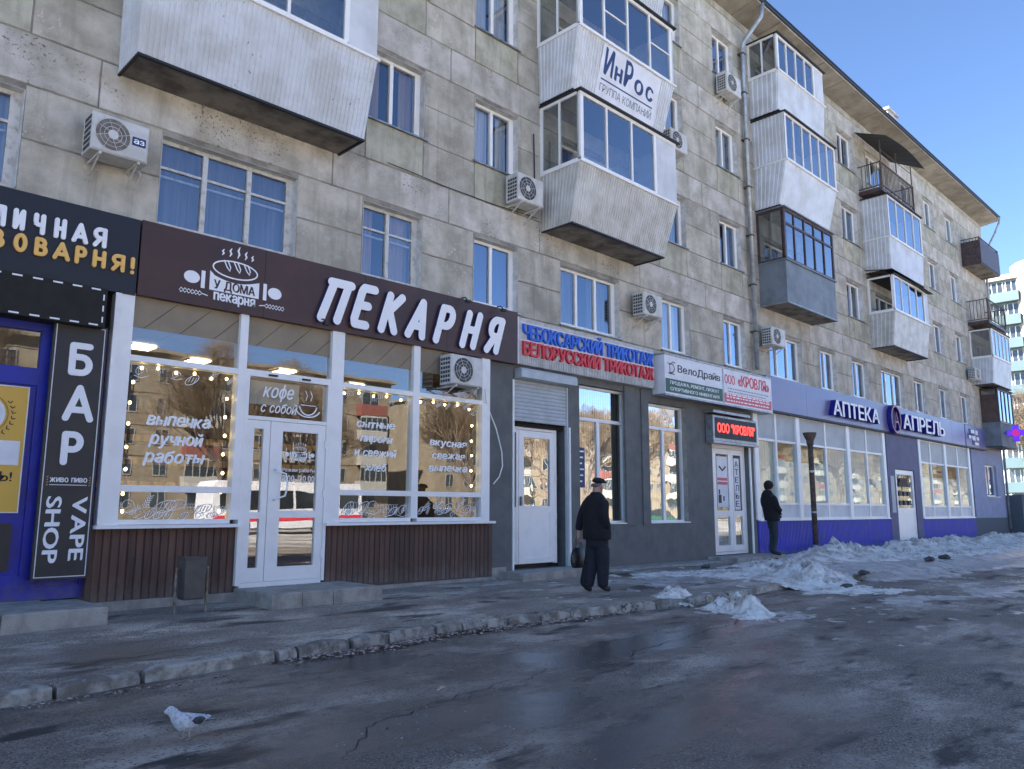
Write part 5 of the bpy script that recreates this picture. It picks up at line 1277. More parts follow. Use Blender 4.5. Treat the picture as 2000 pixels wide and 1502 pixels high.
mb = MB(); mb.rings([[(12.0, -.42, -.06), (16.6, -.40, -.06), (16.6, -.02, -.05), (12.0, -.02, -.05)], [(12.0, -.42, .03), (16.6, -.38, .02), (16.6, -.02, .03), (12.0, -.02, .04)]])
mb.build('blind_area', m_step, pav)
lb = thing('litter_bin', (4.03, -.80, -.03), 'small dark tilting litter bin between two steel posts before the bakery boards', 'litter bin')
mb = MB(); a = .10
P = []
for z, s in ((.13, .11), (.15, .12), (.58, .128), (.62, .135), (.62, .12), (.40, .115)):
    P.append([(4.03 - s, -.80 - s * .8, z), (4.03 + s, -.80 - s * .8, z), (4.03 + s, -.80 + s * .8, z), (4.03 - s, -.80 + s * .8, z)])
mb.rings(P); mb.build('bin', m_bin, lb)
for x in (3.845, 4.215): MB().tube([(x, -.80, -.08), (x, -.80, .50)], .017, 8).build('post', m_steel, lb)
MB().tube([(3.84, -.8, .44), (4.22, -.8, .44)], .008, 6).build('pivot', m_steel, lb)
rp = thing('rusty_post', (21.2, -.55, 0), 'tall rusty steel post with a flanged top standing before the pharmacy windows', 'post')
mb = MB(); mb.tube([(21.2, -.55, -.1), (21.2, -.55, 3.0)], .072, 14); mb.build('shaft', m_rust, rp, smooth=True)
mb = MB(); mb.tube([(21.2, -.55, 2.95), (21.2, -.55, 3.08), (21.2, -.55, 3.2), (21.2, -.55, 3.24)], [.09, .10, .16, .16], 14); mb.tube([(21.2, -.55, 3.24), (21.2, -.55, 3.30)], .18, 14); mb.build('flanged_top', m_rust, rp)
for z0, z1, r_ in ((-.1, .25, .10), (2.2, 2.26, .085), (1.1, 1.15, .082)): MB().tube([(21.2, -.55, z0), (21.2, -.55, z1)], r_, 12).build('collar', m_pipe, rp)
en = thing('corner_enclosure', (44.5, 1, 0), 'low grey concrete enclosure at the far corner of the building', 'wall')
mb = MB(); mb.box(43.1, 46.2, -.55, -.35, -.2, 1.9); mb.box(43.1, 43.3, -.35, 3, -.2, 1.9); mb.build('wall', m_grey_plinth, en)
mb = MB(); mb.box(43.05, 46.25, -.60, -.30, 1.9, 1.96); mb.build('coping', m_concrete, en)

# ================================================================== SNOW AND LITTER
m_snow = mat('melting_snow', (.95, .90, .80), .7, (.56, .50, .42), 3.0, lo=.46, hi=.60, detail=10, bump=.9, bscale=40, speck=((.20, .17, .14), 15, .555))
m_ice = mat('dirty_ice', (.36, .33, .30), .35, (.62, .58, .54), 3.5, lo=.45, hi=.62, bump=.4, bscale=30, speck=((.07, .07, .07), 6, .56))
def gnd(x, y): return gz(y) if y > -3.4 else ((-.1 if y > -3.55 else -.20) if x < 12.7 else -.1 - .10 * min(1, (-3.4 - y) / .5))
def snow(name, blobs, m, res, label=None, cat=None, rough=1.0, thr=.02, kind='stuff', cut=None, fl=0):
    x0 = min(b[0] - b[2] * 1.8 for b in blobs); x1 = max(b[0] + b[2] * 1.8 for b in blobs); y0 = min(b[1] - b[3] * 1.8 for b in blobs); y1 = min(-.03 if x0 < 42 else 99, max(b[1] + b[3] * 1.8 for b in blobs))
    nx = int((x1 - x0) / res); ny = int((y1 - y0) / res); hs = []
    for j in range(ny + 1):
        row = []
        for i in range(nx + 1):
            x = x0 + res * i; y = y0 + res * j; h = 0
            for bx, by, rx, ry, hh in blobs:
                d = ((x - bx) / rx) ** 2 + ((y - by) / ry) ** 2
                if d < 3.2: h += hh * math.exp(-d * 1.6)
            n1 = noise.noise(Vector((x * 1.9, y * 2.3, 4))); n2 = noise.noise(Vector((x * 6, y * 6.6, 9))); n3 = noise.noise(Vector((x * 15, y * 15, 2)))
            n4 = noise.noise(Vector((x * 38, y * 38, 6))); h = h * (1 + rough * (.7 * n1 + .7 * n2 + .6 * n3 + .3 * n4)) - thr * (1 + 1.6 * n1 + 1.2 * n2)
            if fl: h = min(h, fl * (1 + .6 * n2))
            row.append(h)
        hs.append(row)
    mb = MB(); idx = {}
    def vid(i, j):
        if (i, j) not in idx:
            x = x0 + res * i; y = y0 + res * j; h = hs[j][i]; idx[(i, j)] = len(mb.v)
            g = gnd(x, y)
            if -3.75 < y < -3.3 and x < 12.7: g = -.1 if y > -3.55 else -.1 - .10 * min(1, (-3.55 - y) / .2)
            mb.v.append((x + .02 * noise.noise(Vector((x * 9, y * 9, 0))), y, g + max(h, -.03)))
        return idx[(i, j)]
    for j in range(ny):
        for i in range(nx):
            if max(hs[j][i], hs[j][i + 1], hs[j + 1][i], hs[j + 1][i + 1]) > 0: mb.f.append((vid(i, j), vid(i + 1, j), vid(i + 1, j + 1), vid(i, j + 1)))
    o = mb.build(name, m, None, smooth=True)
    return tag(o, label, cat, None, kind)
snow('snow_heap', [(10.2, -3.3, .26, .2, .15), (10.55, -3.22, .22, .16, .12), (10.0, -3.55, .2, .15, .06), (10.3, -4.1, .34, .22, .16), (10.15, -4.45, .28, .2, .20), (10.0, -4.75, .25, .2, .19), (9.75, -4.9, .4, .25, .07)],
     m_snow, .035, 'small crusted snow heap straddling the kerb stones', 'snow')
snow('snow_bank', [(15.0, -3.1, 1.3, .62, .22), (14.4, -3.7, .9, .5, .19), (14.0, -4.3, .8, .45, .10), (15.9, -2.6, 1.1, .6, .14), (14.8, -2.3, 1.4, .5, .12), (14.5, -4.9, .9, .4, .05), (16.6, -1.9, 1.6, .7, .10), (13.7, -1.6, 1.6, .6, .06), (12.6, -1.2, 1.2, .4, .035), (17.6, -1.3, 1.6, .8, .10)],
     m_snow, .06, 'grey white melting snow bank spilling over the kerb gap', 'snow', thr=.03)
snow('snow_bank', [(20.2 + i * 1.6, -1.15 + .25 * sin(i * 1.3), 1.4, .8, .21 + .07 * sin(i * 2.1)) for i in range(14)] + [(21 + i * 2.2, -2.6 + .3 * cos(i), 1.7, .9, .11) for i in range(10)],
     m_snow, .09, 'long dirty snow bank lying along the pharmacy wall', 'snow', thr=.04)
snow('ice_sheet', [(18 + i * 2.6, -3.6 + .5 * sin(i * 1.7), 2.4, 1.5, .10) for i in range(11)], m_ice, .12, 'thin grey ice sheet over the far pavement edge', 'ice', thr=.05, fl=.03)
snow('ice_sheet', [(13.2, -5.6, 1.5, .5, .05), (15.8, -6.2, 2.2, .6, .05), (12.2, -1.9, 2.0, .7, .05), (10.0, -5.3, .9, .35, .04)], m_ice, .08, 'thin patches of refrozen ice on the road and pavement', 'ice', thr=.028, fl=.012)
snow('far_snow', [(50, 4, 6, 3, .35), (62, 5, 9, 4, .5), (56, 12, 9, 5, .4), (78, 12, 12, 6, .6), (70, 2, 9, 4, .35), (95, 14, 12, 8, .6), (48, -2, 4, 1.5, .2)], m_snow, .5, 'sunlit snow lying in the yard beyond the corner', 'snow', thr=.08)

# dark lumps on the snow
m_lump = mat('dirty_snow_lump', (.05, .048, .045), .95, (.10, .10, .10), 9)
def lump(x, y, s, z, lab):
    mb = MB(); rings = []
    for i in range(6):
        a = pi * i / 5
        rings.append([(x + s * 1.3 * (sin(a) + .02) * cos(k * pi / 5) * (1 + 1.0 * noise.noise(Vector((x * 3 + k, i, 1)))), y + s * .5 * (sin(a) + .02) * sin(k * pi / 5) * (1 + 1.0 * noise.noise(Vector((k, y * 3, i)))), z + s * (.28 + .2 * noise.noise(Vector((k, i, x)))) * cos(a)) for k in range(10)])
    mb.rings(rings); return tag(mb.build('dirt_lump', m_lump, None, smooth=False), lab, 'lump')
lump(14.0, -4.35, .16, -.12, 'dark lump at the foot of the melting snow bank')
lump(16.4, -3.7, .16, -.05, 'dark lump at the broken end of the kerb')
lump(16.9, -1.55, .15, .08, 'black slush lump on the snow before the office door')
lump(14.9, -1.0, .13, .0, 'dark slush lump by the grey wall plinth')
lump(21.5, -3.3, .2, -.02, 'left of the two dark slush lumps on the far pavement')
lump(22.8, -3.25, .22, -.02, 'right of the two dark slush lumps on the far pavement')

# leaf litter and grit
random.seed(5)
def leaf(mb, x, y, z, s, fl=.3):
    a = random.uniform(0, 6.28); u = Vector((cos(a), sin(a), random.uniform(-fl, fl))) * s; v = Vector((-sin(a), cos(a), random.uniform(-fl, fl))) * s * .6; p = Vector((x, y, z + s * .25))
    mb.add([p - u, p + v * .8, p + u, p - v], [(0, 1, 2, 3)])
m_leaf1 = mat('pale_leaf', (.72, .58, .48), .9, (.45, .33, .26), 30); m_leaf2 = mat('brown_leaf', (.20, .12, .09), .9, (.06, .04, .03), 30)
for m_, n, nm in ((m_leaf1, 1500, 'pale'), (m_leaf2, 1500, 'brown')):
    mb = MB()
    for i in range(n):
        x = random.triangular(3.6, 9.2, 5.2); ky_ = pedge(x) - .12; d = abs(random.gauss(0, .10 if x < 8 else .06))
        leaf(mb, x, ky_ - .05 - d, roadz(x, ky_) + .004, random.uniform(.014, .034))
    for i in range(120): leaf(mb, random.uniform(1.2, 3.2), -3.62 - abs(random.gauss(0, .08)), -.20, random.uniform(.01, .022))
    o = mb.build('leaf_litter', m_, None); tag(o, '%s dead leaves drifted along the kerb' % nm, 'leaves', None, 'stuff')
mb = MB()
for i in range(1900):
    x = random.uniform(.8, 14); y = random.uniform(-8.5, -3.6); s = random.triangular(.002, .012, .003); leaf(mb, x, y, roadz(x, y), s, .5)
for i in range(500):
    x = random.uniform(1, 16); y = random.uniform(-3.2, -.3); s = random.uniform(.003, .009); leaf(mb, x, y, gz(y), s, .5)
for i in range(70):
    x = random.gauss(3.4, .25); y = random.gauss(-6.3, .5); leaf(mb, x, y, roadz(x, y), random.uniform(.006, .016), .5)
tag(mb.build('grit', mat('grit', (.34, .32, .29), .9), None), 'pale grit and crumbs scattered over the asphalt', 'grit', None, 'stuff')
for i, (x, y, a, l) in enumerate(((4.05, -5.35, .4, .11), (9.3, -4.95, 1.2, .08), (9.35, -5.2, .6, .07))):
    mb = MB(); z = roadz(x, y) + .012; mb.tube([(x, y, z), (x + l * .5 * cos(a), y + l * .5 * sin(a), z + .008), (x + l * cos(a), y + l * sin(a), z)], [.006, .012, .005], 6)
    tag(mb.build('debris', m_leaf1, None), ['pale curled scrap lying on the asphalt right of the pigeon', 'pale stone chip beside the long road crack', 'small stone chip just below the other by the crack'][i], 'debris')

# ================================================================== PEOPLE
def skin_mesh(joints, edges, m_list, matf, name, parent, sub=2):
    me = bpy.data.meshes.new(name); names = list(joints); me.from_pydata([joints[n][0] for n in names], [(names.index(a), names.index(b)) for a, b in edges], [])
    o = bpy.data.objects.new(name, me); COL.objects.link(o)
    md = o.modifiers.new('s', 'SKIN'); ss = o.modifiers.new('u', 'SUBSURF'); ss.levels = sub; ss.render_levels = sub
    for i, n in enumerate(names):
        r = joints[n][1]; r = r if isinstance(r, tuple) else (r, r); me.skin_vertices[0].data[i].radius = r
    me.skin_vertices[0].data[0].use_root = True
    dg = bpy.context.evaluated_depsgraph_get(); dg.update(); ev = bpy.data.meshes.new_from_object(o.evaluated_get(dg)); bpy.data.objects.remove(o)
    for m in m_list: ev.materials.append(m)
    for p in ev.polygons: p.use_smooth = True; p.material_index = matf(p.center)
    ev.name = name; b = bpy.data.objects.new(name, ev); COL.objects.link(b); b.parent = parent; return b
def hand(J, E, wrist, side, fwd=(0, 0, -1), curl=.3):
    w_ = Vector(J[wrist][0]); dn = Vector((0, 0, -1)); s = Vector((0, side, 0)); f = Vector((1, 0, 0))
    k = wrist; J[k + 'p'] = (tuple(w_ + dn * .05), (.024, .034)); E.append((k, k + 'p')); J[k + 'k'] = (tuple(w_ + dn * .09), (.018, .036)); E.append((k + 'p', k + 'k'))
    for i, (o_, l) in enumerate(((.030, .068), (.010, .078), (-.011, .072), (-.031, .056))):
        a = w_ + dn * .095 + f * o_; b = a + dn * l * .5 - s * .006; c = b + dn * l * .42 * (1 - curl) - s * l * .6 * curl
        J[f'{k}f{i}a'] = (tuple(a), .0095); J[f'{k}f{i}b'] = (tuple(b), .0085); J[f'{k}f{i}c'] = (tuple(c), .007); E += [(k + 'k', f'{k}f{i}a'), (f'{k}f{i}a', f'{k}f{i}b'), (f'{k}f{i}b', f'{k}f{i}c')]
    a = w_ + dn * .045 + f * .035; b = a + dn * .035 + f * .018 - s * .01; J[k + 't'] = (tuple(a), .011); J[k + 'u'] = (tuple(b), .008); E += [(k + 'p', k + 't'), (k + 't', k + 'u')]
def person(loc, rot, label, pose, skinm, pants, shoes):
    t = thing('person', loc, label, 'person'); J, E = pose
    def mf(c):
        if c.z > 1.44 or (abs(c.y) > .20 and c.z < .95): return 0
        return 2 if c.z < .085 else 1
    b = skin_mesh(J, E, [skinm, pants, shoes], mf, 'body', t)
    return t
def ringsz(spec, n=18, wob=.0):
    out = []
    for i, (z, cx, cy, rx, ry) in enumerate(spec):
        out.append([(cx + rx * cos(2 * pi * k / n) * (1 + wob * noise.noise(Vector((k * .9, i * .5, z)))), cy + ry * sin(2 * pi * k / n) * (1 + wob * noise.noise(Vector((i * .4, k * .9, z)))), z) for k in range(n)])
    return out
def at(o): return lambda mb, name, m, par: None
def lbuild(mb, name, m, t, smooth=True, sub=1, rotc=None):
    L = t.location; mb.v = [(v[0] + L.x, v[1] + L.y, v[2] + L.z) for v in mb.v]
    o = mb.build(name, m, t, smooth=smooth)
    if sub: s = o.modifiers.new('s', 'SUBSURF'); s.levels = s.render_levels = sub
    return o
# elderly man
m_trouser = mat('dark_trouser_cloth', (.016, .016, .024), .95, (.022, .022, .03), 12)
J = {'pel': ((0, 0, .93), (.13, .15)), 'wa': ((0, 0, 1.10), (.12, .15)), 'ch': ((-.02, 0, 1.30), (.13, .17)), 'ne': ((0.0, 0, 1.47), .055), 'he0': ((.03, -.01, 1.56), (.075, .075)), 'he': ((.035, -.015, 1.65), (.088, .078)),
     'no': ((.125, -.05, 1.605), .012), 'chn': ((.09, -.035, 1.535), .03), 'eL': ((.02, .075, 1.60), .014), 'eR': ((.03, -.10, 1.60), .014),
     'hL': ((0, .10, .88), .10), 'kL': ((-.08, .10, .50), .07), 'aL': ((-.22, .09, .13), .05), 'fL': ((-.12, .09, .045), (.045, .04)), 'tL': ((-.04, .09, .03), (.04, .03)),
     'hR': ((0, -.10, .88), .10), 'kR': ((.05, -.08, .50), .07), 'aR': ((.0, -.08, .10), .05), 'fR': ((.10, -.085, .045), (.045, .04)), 'tR': ((.18, -.09, .03), (.04, .03)),
     'sL': ((0, .20, 1.38), .06), 'lL': ((-.07, .29, 1.12), .045), 'wL': ((-.10, .33, .88), .03), 'sR': ((0, -.20, 1.38), .06), 'lR': ((-.08, -.28, 1.12), .045), 'wR': ((.02, -.17, .93), .03)}
E = [('pel', 'wa'), ('wa', 'ch'), ('ch', 'ne'), ('ne', 'he0'), ('he0', 'he'), ('he0', 'no'), ('he0', 'chn'), ('he0', 'eL'), ('he0', 'eR'), ('pel', 'hL'), ('hL', 'kL'), ('kL', 'aL'), ('aL', 'fL'), ('fL', 'tL'),
     ('pel', 'hR'), ('hR', 'kR'), ('kR', 'aR'), ('aR', 'fR'), ('fR', 'tR'), ('ch', 'sL'), ('sL', 'lL'), ('lL', 'wL'), ('ch', 'sR'), ('sR', 'lR'), ('lR', 'wR')]
hand(J, E, 'wL', 1, curl=.5); hand(J, E, 'wR', -1, curl=.5)
ML = (9.72, -2.30, -.062)
man = person(ML, 0, 'elderly man from behind in long black coat and flat cap, carrying a dark bag', (J, E), m_skin, m_blackcoat, m_black)
lbuild(MB().rings(ringsz([(1.51, .01, 0, .075, .08), (1.47, -.005, 0, .10, .13), (1.43, -.02, 0, .125, .205), (1.33, -.035, 0, .16, .245), (1.18, -.02, 0, .175, .25), (1.0, 0, 0, .185, .26), (.90, .0, 0, .195, .268), (.80, .0, 0, .195, .26), (.775, .0, 0, .185, .25), (.80, 0, 0, .16, .22)], 24, .12)), 'jacket', m_blackcoat, man)
lbuild(MB().rings(ringsz([(.95, 0, 0, .15, .19), (.80, .0, 0, .165, .205), (.70, .0, -.01, .165, .20), (.64, .0, -.02, .14, .18)], 20, .10)), 'trousers', m_trouser, man)
for s, e, w_ in (((0, .19, 1.40), (-.07, .30, 1.12), (-.10, .335, .90)), ((0, -.19, 1.40), (-.09, -.295, 1.13), (.04, -.23, .95))):
    m1 = Vector(s).lerp(Vector(e), .5); lbuild(MB().tube([s, m1, e, Vector(e).lerp(Vector(w_), .5), w_], [.085, .082, .075, .068, .062], 12), 'sleeve', m_blackcoat, man)
for s, k in ((1, -.08), (-1, .08)):
    y = .08 * s - .02; lbuild(MB().tube([(0, y, .8), (k * .5, y, .48), (k * 1.6 if k < 0 else k * .3, y, .13), (k * 1.6 if k < 0 else k * .3, y, .06)], [.135, .112, .084, .088], 14), 'trouser_leg', m_trouser, man)
lbuild(MB().rings(ringsz([(1.53, .0, 0, .085, .088), (1.47, -.005, 0, .10, .105), (1.45, 0, 0, .08, .09)], 16)), 'collar', m_blackcoat, man)
cc = (.035, -.015)
lbuild(MB().rings([[(cc[0] + .012 + rx * cos(2 * pi * k / 16), cc[1] + ry * sin(2 * pi * k / 16), z + .010 * cos(2 * pi * k / 16) * -1) for k in range(16)] for z, rx, ry in ((1.655, .100, .088), (1.675, .118, .102), (1.70, .116, .100), (1.728, .085, .08), (1.738, .03, .03))]), 'flat_cap', m_darkcap, man)
lbuild(MB().rings([[(cc[0] + .075 + .0, cc[1] - .02 + q * .06, 1.668), (cc[0] + .150 - abs(q) * .03, cc[1] - .05 + q * .055, 1.650), (cc[0] + .150 - abs(q) * .03, cc[1] - .05 + q * .055, 1.657), (cc[0] + .075, cc[1] - .02 + q * .06, 1.680)] for q in (-1, -.5, 0, .5, 1)]), 'cap_peak', m_darkcap, man)
lbuild(MB().rings(ringsz([(1.66, .01, -.01, .088, .086), (1.62, .0, -.01, .086, .086), (1.585, -.005, -.01, .078, .078)], 16)), 'hair', m_hair, man)
for ey in (-.052, -.008): lbuild(MB().rings([[(.118 + .0, ey + .007 * cos(k) - .012, 1.63 + .005 * sin(k)) for k in range(6)], [(.124, ey + .005 * cos(k) - .012, 1.63 + .004 * sin(k)) for k in range(6)]]), 'eye', m_black, man, sub=0)
lbuild(MB().box(.117, .121, -.05, -.025, 1.568, 1.573), 'mouth', mat('lips', (.25, .1, .08), .6), man, sub=0)
man.rotation_euler.z = radians(-12)
bag = thing('bag', (ML[0] - .03, ML[1] + .36, .28), 'dark soft bag hanging from the hand of the elderly man', 'bag')
lbuild(MB().rings([[(rx * cos(2 * pi * k / 14), ry * sin(2 * pi * k / 14), z) for k in range(14)] for z, rx, ry in ((-.01, .10, .04), (.0, .15, .065), (.10, .175, .085), (.22, .16, .07), (.30, .12, .035), (.31, .05, .02))]), 'bag_body', m_bag, bag)
for s in (-1, 1): lbuild(MB().tube([(-.10, .02 * s, .27), (-.03, .02 * s, .44), (0, .004 * s, .49), (.03, .02 * s, .44), (.10, .02 * s, .27)], .008, 6), 'handle', m_bag, bag)
# man in hooded jacket
J = {'pel': ((0, 0, .94), (.11, .14)), 'wa': ((-.02, 0, 1.10), (.11, .14)), 'ch': ((-.07, 0, 1.32), (.12, .17)), 'ne': ((-.07, 0, 1.50), .05), 'he0': ((-.03, 0, 1.58), .075), 'he': ((-.03, 0, 1.67), (.088, .078)), 'no': ((.06, 0, 1.62), .012), 'chn': ((.025, 0, 1.545), .03), 'eL': ((-.03, .085, 1.61), .012), 'eR': ((-.03, -.085, 1.61), .012),
     'hL': ((0, .09, .88), .09), 'kL': ((.07, .10, .48), .065), 'aL': ((.0, .10, .10), .05), 'fL': ((.10, .10, .045), (.045, .04)), 'tL': ((.19, .11, .03), (.04, .03)),
     'hR': ((0, -.09, .88), .09), 'kR': ((.03, -.10, .48), .065), 'aR': ((-.05, -.10, .10), .05), 'fR': ((.05, -.10, .045), (.045, .04)), 'tR': ((.14, -.11, .03), (.04, .03)),
     'sL': ((-.07, .19, 1.40), .06), 'lL': ((-.02, .25, 1.14), .045), 'wL': ((.14, .17, 1.12), .03), 'sR': ((-.07, -.19, 1.40), .06), 'lR': ((-.02, -.25, 1.14), .045), 'wR': ((.12, -.18, 1.02), .03)}
hand(J, E, 'wL', 1); hand(J, E, 'wR', -1)
m2 = person((17.95, -.98, .115), 0, 'person in a black hooded jacket and dark jeans standing by the blue corrugated plinth', (J, E), m_skin, m_jeans, m_black)
lbuild(MB().rings(ringsz([(1.56, -.09, 0, .06, .08), (1.49, -.09, 0, .105, .13), (1.42, -.085, 0, .13, .20), (1.30, -.07, 0, .155, .225), (1.12, -.03, 0, .165, .225), (.95, .0, 0, .175, .22), (.84, .02, 0, .175, .215), (.80, .02, 0, .165, .205), (.82, .02, 0, .14, .18)], 18, .10)), 'jacket', m_blackcoat, m2)
for s in (1, -1): lbuild(MB().tube([(-.07, .18 * s, 1.41), (-.05, .25 * s, 1.27), (-.01, .26 * s, 1.12), (.07, .23 * s, 1.06), (.13, .19 * s, 1.05)], [.08, .078, .07, .062, .055], 10), 'sleeve', m_blackcoat, m2)
hr = []
for i in range(9):
    a = pi * i / 8; hr.append([(-.045 - .0 + .125 * sin(a) * cos(2 * pi * k / 14) - (.02 if i > 5 else 0), .115 * sin(a) * sin(2 * pi * k / 14), 1.655 + .125 * cos(a)) for k in range(14)])
lbuild(MB().rings(hr[:8]), 'hood', m_blackcoat, m2)
for ey in (-.03, .03): lbuild(MB().box(.083, .09, ey - .008, ey + .008, 1.645, 1.653), 'eye', m_black, m2, sub=0)
m2.rotation_euler.z = radians(-28)

# ================================================================== PIGEON
pg = thing('pigeon', (2.16, -5.26, roadz(2.16, -5.26) + .001), 'white pigeon with dark wing spots walking on the asphalt', 'pigeon')
m_pig = mat('white_feather', (.80, .81, .82), .85, (.58, .60, .64), 45, lo=.45, hi=.6, bump=.8, bscale=120, speck=((.12, .14, .18), 38, .60))
m_pigd = mat('dark_feather', (.03, .035, .045), .8, (.08, .09, .1), 40)
m_foot = mat('pinkish_leg', (.55, .40, .36), .7)
body = []
for x, z, rx, ry in ((.195, .195, .004, .004), (.185, .197, .012, .012), (.165, .205, .024, .021), (.145, .200, .028, .024), (.125, .182, .030, .027), (.108, .160, .040, .036), (.088, .135, .052, .047), (.055, .115, .060, .054), (.015, .105, .060, .056), (-.03, .105, .052, .052), (-.07, .108, .038, .042), (-.10, .112, .022, .032), (-.13, .115, .010, .028)):
    tilt = .6 if x > .10 else (.25 if x > .05 else 0)
    body.append([(x + rx * cos(2 * pi * k / 14) * -tilt, ry * sin(2 * pi * k / 14), z + rx * cos(2 * pi * k / 14)) for k in range(14)])
lbuild(MB().rings(body), 'body', m_pig, pg)
lbuild(MB().rings([[(.19, -.006, .197), (.19, .006, .197), (.19, .004, .188), (.19, -.004, .188)], [(.215, -.001, .186), (.215, .001, .186), (.215, .001, .184), (.215, -.001, .184)]]), 'beak', mat('beak', (.14, .12, .12), .5), pg, sub=0)
for s in (-1, 1):
    wg = []
    for x, z, h, y in ((.085, .135, .018, .045), (.05, .125, .040, .058), (0, .118, .043, .061), (-.05, .118, .034, .054), (-.10, .122, .022, .040), (-.15, .126, .012, .022), (-.185, .128, .004, .010)):
        wg.append([(x, s * (y + .005 * cos(2 * pi * k / 8)), z + h * sin(2 * pi * k / 8)) for k in range(8)])
    w_ = lbuild(MB().rings(wg), 'wing', m_pig, pg)
    mb = MB(); mb.rings([[(x, s * (y + .006 * cos(2 * pi * k / 8)), z + h * sin(2 * pi * k / 8)) for k in range(8)] for x, z, h, y in ((-.01, .128, .003, .066), (-.03, .128, .020, .064), (-.065, .124, .026, .058), (-.10, .124, .018, .047), (-.125, .124, .003, .036))])
    L = pg.location; mb.v = [(v[0] + L.x, v[1] + L.y, v[2] + L.z) for v in mb.v]; mb.build('dark_patch', m_pigd, w_, smooth=True)
    lbuild(MB().rings([[(.168 + .004 * cos(k), s * .0225, .207 + .004 * sin(k)) for k in range(6)], [(.168 + .003 * cos(k), s * .0245, .207 + .003 * sin(k)) for k in range(6)]]), 'eye', m_black, pg, sub=0)
    lx = .02 if s < 0 else -.01; mb = MB().tube([(lx, s * .022, .07), (lx + .006, s * .024, .045), (lx - .004, s * .024, .012), (lx, s * .024, .004)], [.013, .006, .0045, .004], 7)
    for a in (-.5, 0, .5): mb.tube([(lx, s * .024, .005), (lx + .032 * cos(a), s * .024 + .032 * sin(a), .003)], [.004, .0025], 5)
    mb.tube([(lx, s * .024, .005), (lx - .018, s * .024, .003)], [.0035, .002], 5)
    lbuild(mb, 'leg', m_foot, pg)
for i in range(5):
    a = (i - 2) * .07; mb = MB(); mb.add([(-.10, -.012 + i * .004, .110), (-.10, .012 + i * .004 - .0, .111), (-.215, .012 + (i - 2) * .016, .103 + .001 * i), (-.218, (i - 2) * .016, .102 + .001 * i), (-.215, -.012 + (i - 2) * .016, .103 + .001 * i)], [(0, 1, 2, 3, 4)])
    mb.add([(v[0], v[1], v[2] - .0025) for v in mb.v], [(4, 3, 2, 1, 0)])
    lbuild(mb, 'tail_feather', m_pig if i % 2 else m_pigd, pg, smooth=False, sub=0)
lbuild(MB().rings([[(.09 + .008 * cos(k * pi / 4), -.044, .10 + .008 * sin(k * pi / 4)) for k in range(8)], [(.09 + .006 * cos(k * pi / 4), -.052, .10 + .006 * sin(k * pi / 4)) for k in range(8)]]), 'breast_spot', m_pigd, pg, sub=0)
pg.rotation_euler.z = math.atan2(.12, -1.0); pg.scale = (.74, 1.0, .92)

# ================================================================== TREES
m_bark = mat('bare_bark', (.16, .125, .10), .9, (.09, .07, .06), 6, bump=.4)
m_twig = mat('ochre_twigs', (.22, .165, .11), .9, (.13, .095, .065), 8)
def tree(name, x, y, h, seed, label, group, spread=.45, depth=6, droop=0, m_t=m_twig):
    r = random.Random(seed); t = thing(name, (x, y, -.2), label, 'tree', group); tr = MB(); cr = MB()
    def br(p, d, L, rad, lv):
        q = p + d * L * .5 + Vector((r.uniform(-.06, .06), r.uniform(-.06, .06), 0)) * L; e = p + d * L
        (tr if lv <= 2 else cr).tube([p, q, e], [rad, rad * .85, rad * .68], 7 if lv <= 1 else (4 if lv <= 3 else 3), False)
        if lv >= depth: return
        n = 4 if lv < 2 else (4 if lv < depth - 1 else 5)
        for i in range(n):
            a = r.uniform(0, 6.28); sp = spread * r.uniform(.6, 1.5); o = d.orthogonal().normalized(); o = Matrix.Rotation(a, 3, d) @ o
            nd = (d * cos(sp) + o * sin(sp) + Vector((0, 0, .18 - droop * lv * .12))).normalized()
            st = p.lerp(e, r.uniform(.55, 1.0)) if i else e
            br(st, nd, L * r.uniform(.6, .82), rad * .58, lv + 1)
    br(Vector((x, y, -.25)), Vector((r.uniform(-.05, .05), r.uniform(-.05, .05), 1)).normalized(), h * .30, h * .016, 0)
    tr.build('trunk', m_bark, t, smooth=True); cr.build('crown', m_t, t); return t
tree('bare_tree', 61, 1.6, 11.0, 4, 'sunlit bare tree with ochre twigs beyond the far corner', None, .5, 7, droop=.9)
t0 = tree('bare_tree', 22, -38, 13, 21, 'bare tree across the road mirrored in the shop windows', 'bare trees across the road', .42, 7)
for i, (x, y, s) in enumerate(((30, -44, 1.05), (41, -36, .9), (50, -46, 1.1), (60, -40, 1), (74, -44, 1.15), (88, -38, .95), (104, -46, 1.2), (120, -40, 1.1), (3, -40, 1.0), (10, -48, 1.1), (-9, -42, 1.0), (140, -42, 1.2), (36, -52, 1.0), (66, -50, 1.0), (160, -46, 1.2), (182, -40, 1.2), (205, -48, 1.2))):
    dup(t0, (x, y, -.2), None, rotz=i * 1.3, scale=s)

